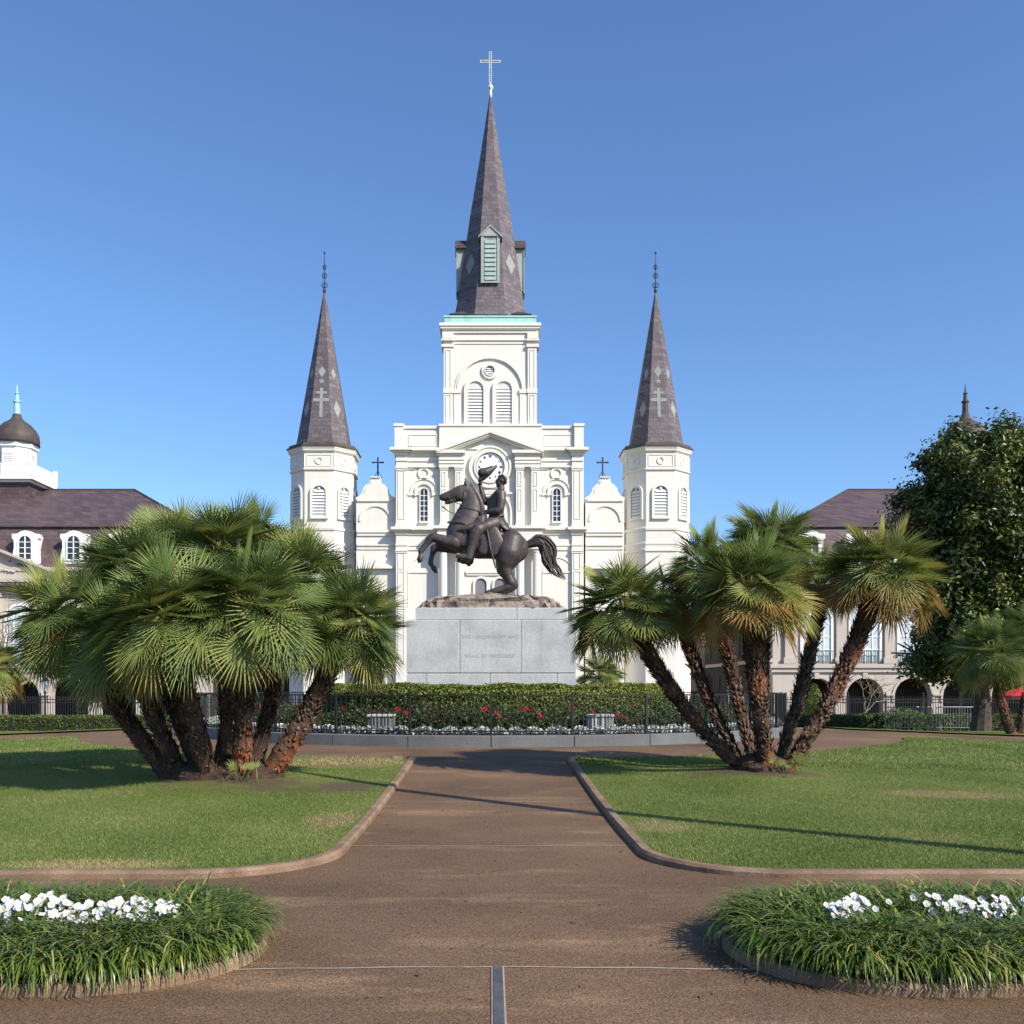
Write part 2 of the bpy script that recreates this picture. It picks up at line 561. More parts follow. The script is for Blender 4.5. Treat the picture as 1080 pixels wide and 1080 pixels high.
def far_lawn(sign, label):
    xs = np.linspace(8.0, 40, 34); ys = np.linspace(32.6, 51, 30)
    rows = []
    for y in ys:
        x0 = max(7.0, sqrt(max(0, RR ** 2 - (y - CY) ** 2)) + 0.05)
        x = x0 + (40 - x0) * np.linspace(0, 1, 34)
        rows.append(np.stack([sign * x, np.full_like(x, y), gz(sign * x, np.full_like(x, y)) + 0.05], -1))
    F = gridF(30, 34)
    if sign < 0: F = F[:, ::-1]
    o = np_obj('lawn', np.array(rows).reshape(-1, 3), F, MT['lawn'], smooth=True)
    return tag(o, label, 'lawn', kind='structure')
far_lawn(-1, 'far strip of lawn before the left low hedge')
far_lawn(1, 'far strip of lawn before the right low hedge')

def sweep_kerb(path, w0, w1, h, zf, name, m, label, jitter=0.004):
    """raised kerb following a ground polyline; w0 inner / w1 outer offset"""
    rings = []
    P = [Vector((p[0], p[1])) for p in path]
    for i, p in enumerate(P):
        t = (P[min(i + 1, len(P) - 1)] - P[max(i - 1, 0)]).normalized()
        n = Vector((t.y, -t.x))
        a, b = p + n * w0, p + n * w1
        z = zf(p.x, p.y)
        hh = h + random.uniform(-jitter, jitter)
        e = 0.025
        rings.append([(a.x, a.y, z - 0.15), (a.x, a.y, z + hh - e), (a.x + n.x * e, a.y + n.y * e, z + hh),
                      (b.x - n.x * e, b.y - n.y * e, z + hh), (b.x, b.y, z + hh - e), (b.x, b.y, z - 0.15)])
    mb = MB().loft(rings)
    o = mb.build(name, m)
    return tag(o, label, 'kerb', kind='structure')
for s, lab in ((-1, 'rounded pebble kerb of the left lawn'), (1, 'rounded pebble kerb of the right lawn')):
    pts = [(s * x, 8.62) for x in np.linspace(34, HW + 1.2, 60)]
    pts += [(s * (HW + 1.2 - 1.2 * sin(a)), 9.82 - 1.2 * cos(a)) for a in np.linspace(0.1, pi / 2, 16)]
    pts += [(s * HW, y) for y in np.linspace(10.2, 19.15, 36)]
    pts += [(s * (HW + 0.04), 19.25), (s * (HW + 0.16), 19.33), (s * (HW + 0.4), 19.27)]
    sweep_kerb(pts, -0.065, 0.065, 0.07, gzf, 'kerb', MT['kerb'], lab)

def strip(name, pts, w, m, label, dz=0.004):
    mb = MB(); vs = []
    P = [Vector(p) for p in pts]
    for i, p in enumerate(P):
        t = (P[min(i + 1, len(P) - 1)] - P[max(i - 1, 0)]).normalized()
        n = Vector((t.y, -t.x))
        ww = w * random.uniform(0.6, 1.25)
        for q in (p + n * ww / 2, p - n * ww / 2):
            vs.append((q.x, q.y, gzf(q.x, q.y) + dz))
    mb.add(vs, [(2 * i, 2 * i + 1, 2 * i + 3, 2 * i + 2) for i in range(len(P) - 1)])
    return tag(mb.build(name, m), label, 'joint', kind='structure')
strip('path_joint', [(x, 5.87 - 0.03 * abs(x) ** 1.5 + 0.006 * sin(9 * x)) for x in np.linspace(-1.5, 3.0, 90)], 0.02, MT['joint'], 'pale joint across the paving between the flower beds')
strip('path_joint', [(x, 10.36 + 0.01 * sin(5 * x)) for x in np.linspace(-1.5, 1.45, 50)], 0.022, MT['joint'], 'pale joint across the path where the lawns begin')
strip('path_joint', [(x, 13.9 + 0.012 * sin(5 * x)) for x in np.linspace(-1.4, 1.4, 50)], 0.026, MT['joint'], 'pale joint across the middle of the path')
mb = MB()
mb.box(0.012, 0.066, 2.2, 5.86, 0.0, 0.010)
tag(mb.build('drain_strip', MT['drain']), 'narrow dark grey drain strip set into the paving at the bottom', 'drain', kind='structure')
mb = MB()
mb.box(0.002, 0.0115, 2.2, 5.86, 0.0, 0.006); mb.box(0.0665, 0.076, 2.2, 5.86, 0.0, 0.006)
tag(mb.build('drain_edge', MT['joint']), 'pale mortar edges beside the drain strip', 'drain', kind='structure')

def grass(sign, n, label):
    y = np.where(rng.random(n) < .85, 8.72 + (19.0 - 8.72) * rng.random(n) ** 1.4, rng.uniform(18.5, 27.4, n))
    xm = np.minimum(0.62 * y + 0.8, 17)
    xe = np.array([xedge(v) + 0.1 for v in y])
    x = xe + (xm - xe) * rng.random(n)
    keep = np.ones(n, bool)
    dry = np.zeros(n)
    for bx, by, rx, ry, col in BARE[:8]:
        d = ((sign * x - bx) / rx) ** 2 + ((y - by) / ry) ** 2 + rng.normal(0, 0.35, n)
        if col is SOILC: keep &= d > 0.9
        else:
            dry = np.maximum(dry, (d < 0.9) * 0.9)
            keep &= ~((d < 0.9) & (rng.random(n) < 0.55))
    x, y, dry = sign * x[keep], y[keep], dry[keep]
    n = len(x)
    z = lz(x, y) - 0.006
    a = rng.uniform(0, 2 * pi, n)
    h = rng.uniform(0.012, 0.034, n) * np.where(y > 18, 1.5, 1)
    w = rng.uniform(0.003, 0.006, n) * np.where(y > 18, 2, 1)
    lean = rng.uniform(0.1, 1.1, n) * h
    la = rng.uniform(0, 2 * pi, n)
    c, s_ = np.cos(a), np.sin(a)
    A = np.stack([x - c * w, y - s_ * w, z], 1)
    B = np.stack([x + c * w, y + s_ * w, z], 1)
    C = np.stack([x + np.cos(la) * lean, y + np.sin(la) * lean, z + h], 1)
    V = np.stack([A, B, C], 1).reshape(-1, 3)
    t = np.clip(rng.normal(0.40, 0.2, n) + .16 * np.sin(x * 1.9 + 1.3 * np.sin(y * 1.1)) * np.sin(y * 1.4 + np.sin(x * .8)) + (rng.random(n) < .05) * .4 + dry, 0, 1)
    o = np_obj('grass', V, np.arange(3 * n).reshape(-1, 3), MT['blade'], tint=np.repeat(t, 3))
    return tag(o, label, 'grass', kind='stuff')
grass(-1, 340000, 'short mown grass covering the left lawn')
grass(1, 340000, 'short mown grass covering the right lawn')

exec_marker = 0
# ------------------------------------------------------------------ cathedral
YF = 67.3
KS = 15.6
GF = -0.8
def X(px): return (px - 518.0) / KS
def Zd(py, Y): return 1.65 + (725 - py) * Y / 1050
def Z(py): return 1.65 + (725 - py) / KS
def cb(mb, p0, p1, q0, q1, front, back=-0.3):
    """box from photo measurements of the facade: columns p0..p1, rows q0..q1, metres before the wall plane"""
    mb.box(X(p0), X(p1), YF - front, YF - back, Z(q1), Z(q0))
    return mb
def arc(cx, cz, r, a0, a1, n):
    return [(cx + r * cos(a0 + (a1 - a0) * i / n), cz + r * sin(a0 + (a1 - a0) * i / n)) for i in range(n + 1)]
def arch_poly(cx, z0, zs, r, n=16):
    return [(cx - r, z0)] + arc(cx, zs, r, pi, 0, n) + [(cx + r, z0)]
def arch_band(mb, cx, z0, zs, r0, r1, y0, y1, n=18):
    """raised band round an arched opening: legs from z0 to the springing zs"""
    o = arch_poly(cx, z0, zs, r1, n); i = arch_poly(cx, z0, zs, r0, n)
    m = len(o)
    vs = [(x, y0, z) for x, z in o] + [(x, y0, z) for x, z in i] + [(x, y1, z) for x, z in o] + [(x, y1, z) for x, z in i]
    fs = []
    for k in range(m - 1):
        fs += [(k, k + 1, m + k + 1, m + k), (2 * m + k + 1, 2 * m + k, 3 * m + k, 3 * m + k + 1),
               (k + 1, k, 2 * m + k, 2 * m + k + 1), (m + k, m + k + 1, 3 * m + k + 1, 3 * m + k)]
    fs += [(0, m, 3 * m, 2 * m), (m - 1, 2 * m - 1 + 0, 4 * m - 1, 3 * m - 1)]
    mb.add(vs, fs)
def ring_band(mb, cx, cz, r0, r1, y0, y1, n=32):
    vs = []
    for y in (y0, y1):
        for r in (r0, r1):
            vs += [(cx + r * cos(2 * pi * i / n), y, cz + r * sin(2 * pi * i / n)) for i in range(n)]
    fs = []
    for i in range(n):
        j = (i + 1) % n
        fs += [(i, j, n + j, n + i), (n + i, n + j, 3 * n + j, 3 * n + i), (2 * n + j, 2 * n + i, 3 * n + i, 3 * n + j), (j, i, 2 * n + i, 2 * n + j)]
    mb.add(vs, fs)
def louver_win(parent, T, w, h, fw=0.16, depth=0.16, slats=8, solid_head=False, name='louver_window', fm=None, sm=None):
    """arched louvred opening; local frame: sill centre at origin, -y outwards"""
    r = w / 2; zs = h - r
    a = MB(); a.T = T
    arch_band(a, 0, 0.0, zs, r, r + fw, -depth, 0.02)
    a.box(-r - fw, r + fw, -depth - 0.03, 0.02, -0.14, -0.005)
    fr = a.build(name, fm or MT['plaster'], parent)
    p = MB(); p.T = T
    p.prism(arch_poly(0, 0, zs, r - 0.003), -0.015, 0.01)
    p.build('backing', MT['louverback'], fr)
    s = MB(); s.T = T
    top = zs if solid_head else h
    for k in range(slats):
        z0 = top * k / slats; z1 = top * (k + 0.95) / slats
        hw = r - 0.01
        zz = max(z0, z1)
        if zz > zs:
            hw = sqrt(max(0.0004, r * r - min(zz - zs, r * .98) ** 2)) - 0.01
        if hw < 0.05: continue
        s.add([(-hw, -0.11, z0), (hw, -0.11, z0), (hw, -0.03, z1), (-hw, -0.03, z1)], [(0, 1, 2, 3)])
    if solid_head:
        s.prism(arch_poly(0, zs + 0.01, zs + 0.02, r - 0.01), -0.07, -0.02)
    s.build('slats', sm or MT['louver'], fr)
    return fr
def TR(x, y, z, a=0.0):
    return Matrix.Translation((x, y, z)) @ Matrix.Rotation(a, 4, 'Z')

cath = empty('cathedral', (0, YF, GF), 'white cathedral with three slate spires standing behind the statue', 'cathedral')
# main walls
w = MB()
cb(w, 416.5, 615.5, 474, 765, 0.0, -2.0)
w.box(X(430), X(604), YF + 2.0, YF + 42, GF, Z(478))
w.build('facade_wall', MT['plaster'], cath)
w = MB()
cb(w, 418, 614, 452.6, 474.2, 0.08, -1.5)
cb(w, 417, 615, 449.5, 452.6, 0.17, -1.6)
w.prism([(X(463.5), Z(475.4)), (X(517), Z(457.5)), (X(571), Z(475.4)), (X(571), Z(450.4)), (X(463.5), Z(450.4))], YF - .26, YF + 1.4)
cb(w, 463, 571.6, 448.2, 450.6, 0.33, -1.7)
for a, b in ((416.6, 425.4), (605.5, 615.2)):
    cb(w, a, b, 450.5, 474, 0.3, -1.0); cb(w, a - .8, b + .8, 447.8, 450.8, 0.36, -1.1)
for a, b in ((431, 461), (573, 603)):
    cb(w, a, b, 458.6, 459.3, 0.12, 0.0); cb(w, a, b, 470.2, 471, 0.12, 0.0); cb(w, a, a + .8, 459.3, 470.2, 0.12, 0.0); cb(w, b - .8, b, 459.3, 470.2, 0.12, 0.0)
w.build('parapet', MT['plaster'], cath)
def entab(y0, y1, ov, parts, name):
    """stepped cornice: parts = list of (px0, px1, projection)"""
    for a, b, f in parts:
        m = MB(); h = (y1 - y0)
        cb(m, a - ov, b + ov, y0, y0 + h * .38, f + ov / KS, -0.05)
        cb(m, a - ov * .6, b + ov * .6, y0 + h * .38, y0 + h * .62, f + ov * .6 / KS, -0.05)
        cb(m, a - ov * .25, b + ov * .25, y0 + h * .62, y1, f + ov * .25 / KS, -0.05)
        m.build(name, MT['plaster'], cath)
entab(473.6, 481, 6, [(418, 429, .22), (429.5, 462, .04), (572, 602.5, .04), (603, 614, .22)], 'cornice')
for a, b, f in ((418, 429, .22), (429, 463, .06), (571, 603, .06), (603, 614, .22)):
    w = MB(); cb(w, a, b, 481, 492.6, f, 0); cb(w, a - .8, b + .8, 485.5, 487, f + .07, 0); cb(w, a - .5, b + .5, 491.8, 493.4, f + .09, 0)
    w.build('frieze', MT['plaster'], cath)
entab(556.6, 564.4, 5, [(418, 429, .22), (429.5, 461, .05), (573, 602.5, .05), (603, 614, .22)], 'cornice')
entab(556.3, 563.9, 4.4, [(464, 571, .42)], 'cornice')
for a, b, f in ((418, 429, .22), (429, 464, .05), (571, 603, .05), (603, 614, .22), (464, 571, .40)):
    w = MB(); cb(w, a, b, 564.4, 574, f, 0); cb(w, a - .6, b + .6, 574, 576, f + .07, 0); cb(w, a - .2, b + .2, 576, 580.4, f + .02, 0)
    w.build('frieze', MT['plaster'], cath)
# end pilasters with sunk panels
def pilaster(a, b, q0, q1, f, panels):
    m = MB()
    cb(m, a, b, q0, q1, f, 0)
    cb(m, a - .9, b + .9, q0, q0 + 1.6, f + .09, 0); cb(m, a - .5, b + .5, q0 + 1.6, q0 + 3.4, f + .05, 0)
    cb(m, a - .6, b + .6, q1 - 3.5, q1, f + .06, 0)
    for c, d in panels:
        t = .45
        cb(m, a + 2.2, a + 2.2 + t, c, d, f + .035, 0); cb(m, b - 2.2 - t, b - 2.2, c, d, f + .035, 0)
        cb(m, a + 2.2 + t, b - 2.2 - t, c, c + t, f + .035, 0); cb(m, a + 2.2 + t, b - 2.2 - t, d - t, d, f + .035, 0)
    return m.build('pilaster', MT['plaster'], cath)
for a, b in ((418, 429), (603, 614)):
    pilaster(a, b, 493.4, 556.6, .22, [(497, 548)])
    pilaster(a, b, 580.4, 764, .22, [(583, 601), (603, 625), (628, 700)])
for a, b in ((464.5, 472.5), (480.3, 488.2), (544.2, 552.2), (560.2, 568.4)):
    pilaster(a, b, 493.4, 556.3, .38, [(499, 514), (517, 540)])
# inner portico bay, pediment
for a, b in ((463.2, 489.4), (543, 569.6)):
    w = MB(); cb(w, a, b, 481, 493.4, .36, 0); cb(w, a - .5, b + .5, 485.2, 486.4, .42, 0); cb(w, a - .4, b + .4, 489, 490, .42, 0)
    cb(w, a - 3, b + 1.5, 476.4, 479.6, .58, 0); cb(w, a - 1.6, b + .8, 479.6, 481, .46, 0)
    w.build('entablature', MT['plaster'], cath)
pd = MB()
apx, apy = 517, 455.4
for th0, th1, f in ((0, 3.2, .62), (3.2, 5.2, .5), (5.2, 6.4, .42)):
    for sgn in (-1, 1):
        e = 517 + sgn * 56.0
        poly = [(X(e), Z(475.9 + th0)), (X(apx), Z(apy + th0)), (X(apx), Z(apy + th1)), (X(e), Z(475.9 + th1))]
        if sgn > 0: poly = poly[::-1]
        pd.prism(poly, YF - f, YF)
pd.build('pediment', MT['plaster'], cath)
# clock
ck = MB(); ck.T = None
ccx, ccz = X(517), Z(493)
m = MB()
m.prism(arc(ccx, ccz, 15.2 / KS, 0, 2 * pi * 39 / 40, 39), YF - .14, YF)
clock = m.build('clock_face', MT['clock'], cath)
m = MB()
ring_band(m, ccx, ccz, 15.2 / KS, 17.2 / KS, YF - .27, YF); ring_band(m, ccx, ccz, 17.2 / KS, 20.2 / KS, YF - .18, YF); ring_band(m, ccx, ccz, 20.2 / KS, 22.4 / KS, YF - .24, YF)
m.build('clock_surround', MT['plaster'], cath)
m = MB(); ring_band(m, ccx, ccz, 14.6 / KS, 15.15 / KS, YF - .165, YF - .13); m.build('bezel', MT['iron'], clock)
def stroke(mb, x0, z0, x1, z1, t, T):
    d = Vector((x1 - x0, z1 - z0)); L = d.length; d /= L; n = Vector((-d.y, d.x)) * t / 2
    old = mb.T; mb.T = T
    mb.prism([(x0 + n.x, z0 + n.y), (x0 - n.x, z0 - n.y), (x1 - n.x, z1 - n.y), (x1 + n.x, z1 + n.y)], 0.0, 0.03)
    mb.T = old
ROM = ['XII', 'I', 'II', 'III', 'IIII', 'V', 'VI', 'VII', 'VIII', 'IX', 'X', 'XI']
for k, rn in enumerate(ROM):
    a = radians(90 - 30 * k)
    nm = MB()
    T = Matrix.Translation((ccx + .735 * cos(a), YF - .172, ccz + .735 * sin(a))) @ Matrix.Rotation(-(a - pi / 2), 4, 'Y')
    wid = {'I': .05, 'V': .10, 'X': .10}
    tot = sum(wid[c] for c in rn); x = -tot / 2
    for c in rn:
        cw = wid[c]; l, r_ = x + .008, x + cw - .008; mid = x + cw / 2
        if c == 'I': stroke(nm, mid, -.085, mid, .085, .016, T)
        if c == 'V': stroke(nm, l, .085, mid, -.085, .016, T); stroke(nm, r_, .085, mid, -.085, .010, T)
        if c == 'X': stroke(nm, l, .085, r_, -.085, .016, T); stroke(nm, r_, .085, l, -.085, .010, T)
        x += cw
    nm.build('numeral', MT['black'], clock)
for L, t, ang in ((.5, .045, 196), (.66, .03, 222)):
    h = MB(); a = radians(ang)
    T = Matrix.Translation((ccx, YF - .215 - t * .3, ccz))
    stroke(h, -.12 * cos(a), -.12 * sin(a), L * cos(a), L * sin(a), t, T)
    h.build('clock_hand', MT['black'], clock)
# upper side windows (glazed) with archivolts, roundels
def glazed(cx, q0, q1, wpx, rows, parent=cath, cols=2, f0=0.0, surround=True):
    r = wpx / 2 / KS; zs = Z(q0) - r; z0 = Z(q1)
    m = MB()
    arch_band(m, X(cx), z0, zs, r, r + .07, YF - f0 - .12, YF)
    if surround:
        arch_band(m, X(cx), zs - .25, zs, r + .28, r + .40, YF - f0 - .14, YF)
        arch_band(m, X(cx), zs - .25, zs, r + .62, r + .70, YF - f0 - .08, YF)
    m.box(X(cx) - r - .1, X(cx) + r + .1, YF - f0 - .18, YF, z0 - .12, z0 - .002)
    fr = m.build('window', MT['plaster'], parent)
    p = MB(); p.prism(arch_poly(X(cx), z0, zs, r - .002), YF - f0 - .02, YF + .02); p.build('pane', MT['glass'], fr)
    b = MB()
    for c in range(1, cols):
        xx = X(cx) - r + 2 * r * c / cols
        b.box(xx - .02, xx + .02, YF - f0 - .06, YF - f0 - .03, z0, zs + r * .93)
    for k in range(1, rows):
        zz = z0 + (zs - z0 + r * .5) * k / rows
        b.box(X(cx) - r + .01, X(cx) + r - .01, YF - f0 - .055, YF - f0 - .032, zz - .022, zz + .022)
    b.build('glazing_bars', MT['trimwhite'], fr)
for cx in (447.3, 587.2):
    glazed(cx, 515.5, 550, 7.6, 6)
    m = MB(); ring_band(m, X(cx - 3 * (1 if cx < 517 else -1) * 0), Z(499.5), 4.2 / KS, 6.6 / KS, YF - .08, YF)
    m.build('roundel', MT['plaster'], cath)
    for a, b in ((429.6, cx - 9), (cx + 9, 464)) if cx < 517 else ((570, cx - 9), (cx + 9, 602.8)):
        m = MB(); cb(m, a, b, 494.6, 495.2, .09, 0); m.build('string_course', MT['plaster'], cath)
        m = MB(); cb(m, a, b + (5 if b < cx else 0) - (0 if b < cx else 0), 520, 522.5, .09, 0)
        m.build('string_course', MT['plaster'], cath)
# central upper arch
m = MB()
arch_band(m, X(517), Z(556), Z(540), 21 / KS, 23 / KS, YF - .16, YF); arch_band(m, X(517), Z(556), Z(538), 14.5 / KS, 16.5 / KS, YF - .12, YF)
cb(m, 492, 542, 519.5, 521.5, .16, 0); cb(m, 492, 494, 521.5, 556, .14, 0); cb(m, 540, 542, 521.5, 556, .14, 0)
m.build('niche', MT['plaster'], cath)
# lower columns and doors
for c in (467.8, 485.4, 548.3, 565.6):
    m = MB(); x = X(c); y = YF - .62
    m.lathe([(.30, GF), (.30, Z(752)), (.36, Z(752)), (.36, Z(749)), (.295, Z(748)), (.285, Z(680)), (.262, Z(584.4)), (.30, Z(584)), (.30, Z(583.2)), (.27, Z(583)), (.34, Z(581.2)), (.36, Z(580.9))], x, y, 20)
    m.box(x - .37, x + .37, y - .37, y + .37, Z(580.9), Z(580.42))
    m.build('column', MT['plaster'], cath, smooth=False)
for a, b in ((462, 491.5), (542, 571.5)):
    m = MB(); cb(m, a, b, 560, 580.41, .98, .3); cb(m, a - 3, b + 3, 556.9, 560, 1.15, .45)
    m.build('portico_block', MT['plaster'], cath)
m = MB()
cb(m, 491, 543, 602.2, 604.8, .16, 0); cb(m, 492, 542, 604.8, 607, .1, 0)
m.build('string_course', MT['plaster'], cath)
for c, p, q in ((446, 430, 462), (588, 572, 602.6)):
    m = MB(); arch_band(m, X(c), Z(640), Z(604), 15.4 / KS, 16 / KS, YF - .05, YF); cb(m, p, q, 602.6, 604.4, .06, 0)
    m.build('blind_arch', MT['plaster'], cath)
for c in (507.2, 527.4):
    m = MB(); r = 6.0 / KS
    arch_band(m, X(c), Z(660), Z(616.2), r, r + .14, YF - .13, YF)
    d = m.build('door_frame', MT['plaster'], cath)
    m = MB(); m.prism(arch_poly(X(c), Z(660), Z(616.2), r - .002), YF - .03, YF + .01); m.build('pane', MT['doorgrey'], d)
m = MB(); cb(m, 500, 534, 662, 764, .12, 0); cb(m, 498, 536, 658, 662, .22, 0)
dr = m.build('doorway', MT['plaster'], cath)
m = MB(); cb(m, 503, 516.7, 670, 763, .16, .05); cb(m, 517.3, 531, 670, 763, .16, .05)
m.build('door', MT['doorgrey'], dr)

# wings with curved gables
for s in (-1, 1):
    def PX(o): return 517 + s * o
    m = MB(); BK = -.32
    def cbw(mb, o0, o1, q0, q1, f, back=-2.2):
        a, b = sorted((PX(o0), PX(o1)))
        cb(mb, a, b, q0, q1, f + BK, back)
    cbw(m, 101, 142, 526.6, 765, 0)
    cbw(m, 103, 141, 525.4, 528, .10); cbw(m, 101.5, 141, 558.8, 561.2, .16); cbw(m, 101.5, 141, 561.2, 564.5, .09); cbw(m, 101.5, 141, 573, 575, .10); cbw(m, 101.5, 141, 577, 579, .06)
    m.build('wing_wall', MT['plaster'], cath)
    g_ = MB()
    prof = [(-21, 526), (-20.6, 523.6), (-17, 522), (-14, 518), (-12.6, 513), (-10.4, 511.4), (-10.4, 510.2), (-7.6, 509.4), (-6, 506.6), (-5.8, 503.6), (-4.6, 503.6), (-4.6, 502.6)]
    prof = prof + [(-a, b) for a, b in prof[::-1]]
    poly = [(X(PX(121.6) + a), Z(b)) for a, b in prof]
    g_.prism(poly, YF + .30, YF + 1.0)
    ins = [(a * .84, 526 - (526 - b) * .9 + .5) for a, b in prof]
    g_.prism([(X(PX(121.6) + a), Z(b)) for a, b in ins], YF + .24, YF + .31)
    cb(g_, PX(121.6) - 5.2, PX(121.6) + 5.2, 501.8, 503, BK + .12, -.95)
    gab = g_.build('gable', MT['plaster'], cath)
    c_ = MB(); x = X(PX(119.6)); y = YF + .65
    c_.box(x - .05, x + .05, y - .05, y + .05, Z(503), Z(480.8))
    c_.box(x - .34, x + .34, y - .04, y + .04, Z(486.2), Z(484.8))
    for e in (-.36, .36): c_.lathe([(.02, Z(486.6)), (.075, Z(485.5)), (.02, Z(484.4))], x + e, y, 8)
    c_.lathe([(.02, Z(481.6)), (.075, Z(480.6)), (.02, Z(479.6))], x, y, 8)
    c_.tube([(x - .28, y, Z(502.5)), (x - .12, y, Z(497)), (x, y, Z(495))], .02, 5); c_.tube([(x + .28, y, Z(502.5)), (x + .12, y, Z(497)), (x, y, Z(495))], .02, 5)
    c_.build('cross', MT['darkmetal'], gab)
    n_ = MB()
    arch_band(n_, X(PX(121.6)), Z(549), Z(549) + .001, 15.6 / KS, 17.4 / KS, YF + .24, YF + .4)
    arch_band(n_, X(PX(121.6)), Z(549), Z(549) + .001, 14.8 / KS, 15.6 / KS, YF + .28, YF + .4)
    n_.build('niche', MT['plaster'], cath)
    p_ = MB()
    e0, e1 = X(PX(121) - 17), X(PX(121) + 17)
    p_.prism([(e0, Z(597)), (e1, Z(597)), (X(PX(121)), Z(590.4))], YF + .02, YF + .4)
    p_.box(e0 - .05, e1 + .05, YF - .03, YF + .4, Z(599.6), Z(597) - .002)
    p_.build('pediment', MT['plaster'], cath)
    d_ = MB()
    arch_band(d_, X(PX(124)), GF, Z(709), 10 / KS, 14 / KS, YF + .16, YF + .4)
    dd = d_.build('doorway', MT['plaster'], cath)
    d_ = MB(); d_.prism(arch_poly(X(PX(124)), GF, Z(709), 10 / KS - .002), YF + .27, YF + .33); d_.build('pane', MT['shade'], dd)

# central tower
TC = 517.0
tb = MB(); TF = -.25          # tower face a little behind the portico parapet
TY = YF - TF
def ct(mb, a, b, q0, q1, f, back=None):
    mb.box(X(a), X(b), TY - f, TY + (6.4 + f if back is None else back), Z(q1), Z(q0))
ct(tb, 467.8, 566.2, 341, 452, 0.0)
tower = tb.build('central_tower', MT['plaster'], cath)
m = MB()
ct(m, 463.4, 570.6, 340.4, 343.6, .30); ct(m, 464.4, 569.6, 343.6, 346, .23); ct(m, 466.4, 567.8, 346, 350.2, .10)
for k in range(60):
    a = 466.6 + 1.68 * k
    m.box(X(a), X(a + .9), TY - .2, TY - .1, Z(347.2), Z(346))
ct(m, 466.8, 567.3, 356.4, 358, .09); ct(m, 467.2, 566.8, 360.4, 361.6, .05)
for a, b in ((466.4, 478), (556.2, 567.8)):
    ct(m, a, b, 350.2, 356.2, .17, 1); ct(m, a - 1, b + 1, 357, 358.8, .24, 1); ct(m, a - .8, b + .8, 362.6, 365.6, .22, 1)
m.build('cornice', MT['plaster'], tower)
m = MB(); ct(m, 468.6, 565.6, 333.2, 340.4, .12); ct(m, 467.8, 566.4, 332.2, 334, .17)
m.build('copper_band', MT['copper'], tower)
for a, b in ((467.9, 477.6), (556.6, 566.2)):
    m = MB()
    ct(m, a, b, 365.6, 452, .14, 1)
    ct(m, a - .6, b + .6, 409.5, 414.2, .19, 1)
    for c, d in ((368.5, 408), (416, 446)):
        for u, v_ in ((a + 2.2, a + 2.7), (b - 2.7, b - 2.2)): ct(m, u, v_, c, d, .175, 1)
        ct(m, a + 2.7, b - 2.7, c, c + .5, .175, 1)
    m.build('pilaster', MT['plaster'], tower)
m = MB()
zs = Z(411.4)
arch_band(m, X(515.6 + 1.2), Z(412), zs, 34.0 / KS, 35.3 / KS, TY - .14, TY); arch_band(m, X(516.8), Z(412), zs, 35.3 / KS, 37.6 / KS, TY - .09, TY)
arch_band(m, X(516.8), Z(412) + .9, zs + .9, 47.0 / KS, 47.4 / KS, TY - .03, TY, 30) if False else None
for a, b in ((478.6, 485.2), (548.4, 555.6)):
    ct(m, a, b, 414.2, 452, .09, 1); ct(m, a - .8, b + .8, 409.9, 414.1, .15, 1)
m.build('arch', MT['plaster'], tower)
for c in (501.6, 531.6):
    louver_win(tower, TR(X(c), TY, Z(449.5)), 16.4 / KS, (449.5 - 401.6) / KS, fw=.26, depth=.17, slats=12, solid_head=True)
m = MB(); ring_band(m, X(516.8), Z(390), 4.8 / KS, 8.8 / KS, TY - .13, TY); ring_band(m, X(516.8), Z(390), 4.8 / KS, 6.0 / KS, TY - .18, TY)
rw = m.build('round_window', MT['plaster'], tower)
m = MB(); m.prism(arc(X(516.8), Z(390), 4.78 / KS, 0, 2 * pi * 23 / 24, 23), TY - .03, TY + .01); m.build('pane', MT['glass'], rw)
m = MB()
for k in (-1, 0, 1):
    o = k * 2.2 / KS; hh = sqrt(4.7 ** 2 - (2.2 * k) ** 2) / KS; t = .024
    m.box(X(516.8) + o - t, X(516.8) + o + t, TY - .08, TY - .045, Z(390) - hh, Z(390) + hh)
    m.box(X(516.8) - hh, X(516.8) + hh, TY - .078, TY - .047, Z(390) + o - t, Z(390) + o + t)
m.build('glazing_bars', MT['trimwhite'], rw)

def octa(cx, cy, h, e, z):
    """octagon ring, half width h, half front side e"""
    return [(cx - e, cy - h, z), (cx + e, cy - h, z), (cx + h, cy - e, z), (cx + h, cy + e, z), (cx + e, cy + h, z), (cx - e, cy + h, z), (cx - h, cy + e, z), (cx - h, cy - e, z)]
SCY = TY + 3.2
SCX = (517.2 - 518) * SCY / 1050
H0 = 39.2 / KS
prof = [(331.6, 39.6), (324, 37.6), (312, 35.2), (296, 32.6), (225, 22.0), (160, 10.6), (103.5, 1.3)]
def spire_half(prof, q):
    for (q0, a0), (q1, a1) in zip(prof, prof[1:]):
        if q1 <= q <= q0: return a0 + (a1 - a0) * (q0 - q) / (q0 - q1)
sp_ = MB()
WS = 1.035
prof = [(q, a * WS) for q, a in prof]
ZS = lambda q: Zd(q, SCY - spire_half(prof, min(max(q, 103.5), 331.6)) / KS)
sp_.loft([octa(SCX, SCY, a / KS, a * .414 / KS, ZS(q)) for q, a in prof])
spire = sp_.build('spire', MT['slate'], cath)
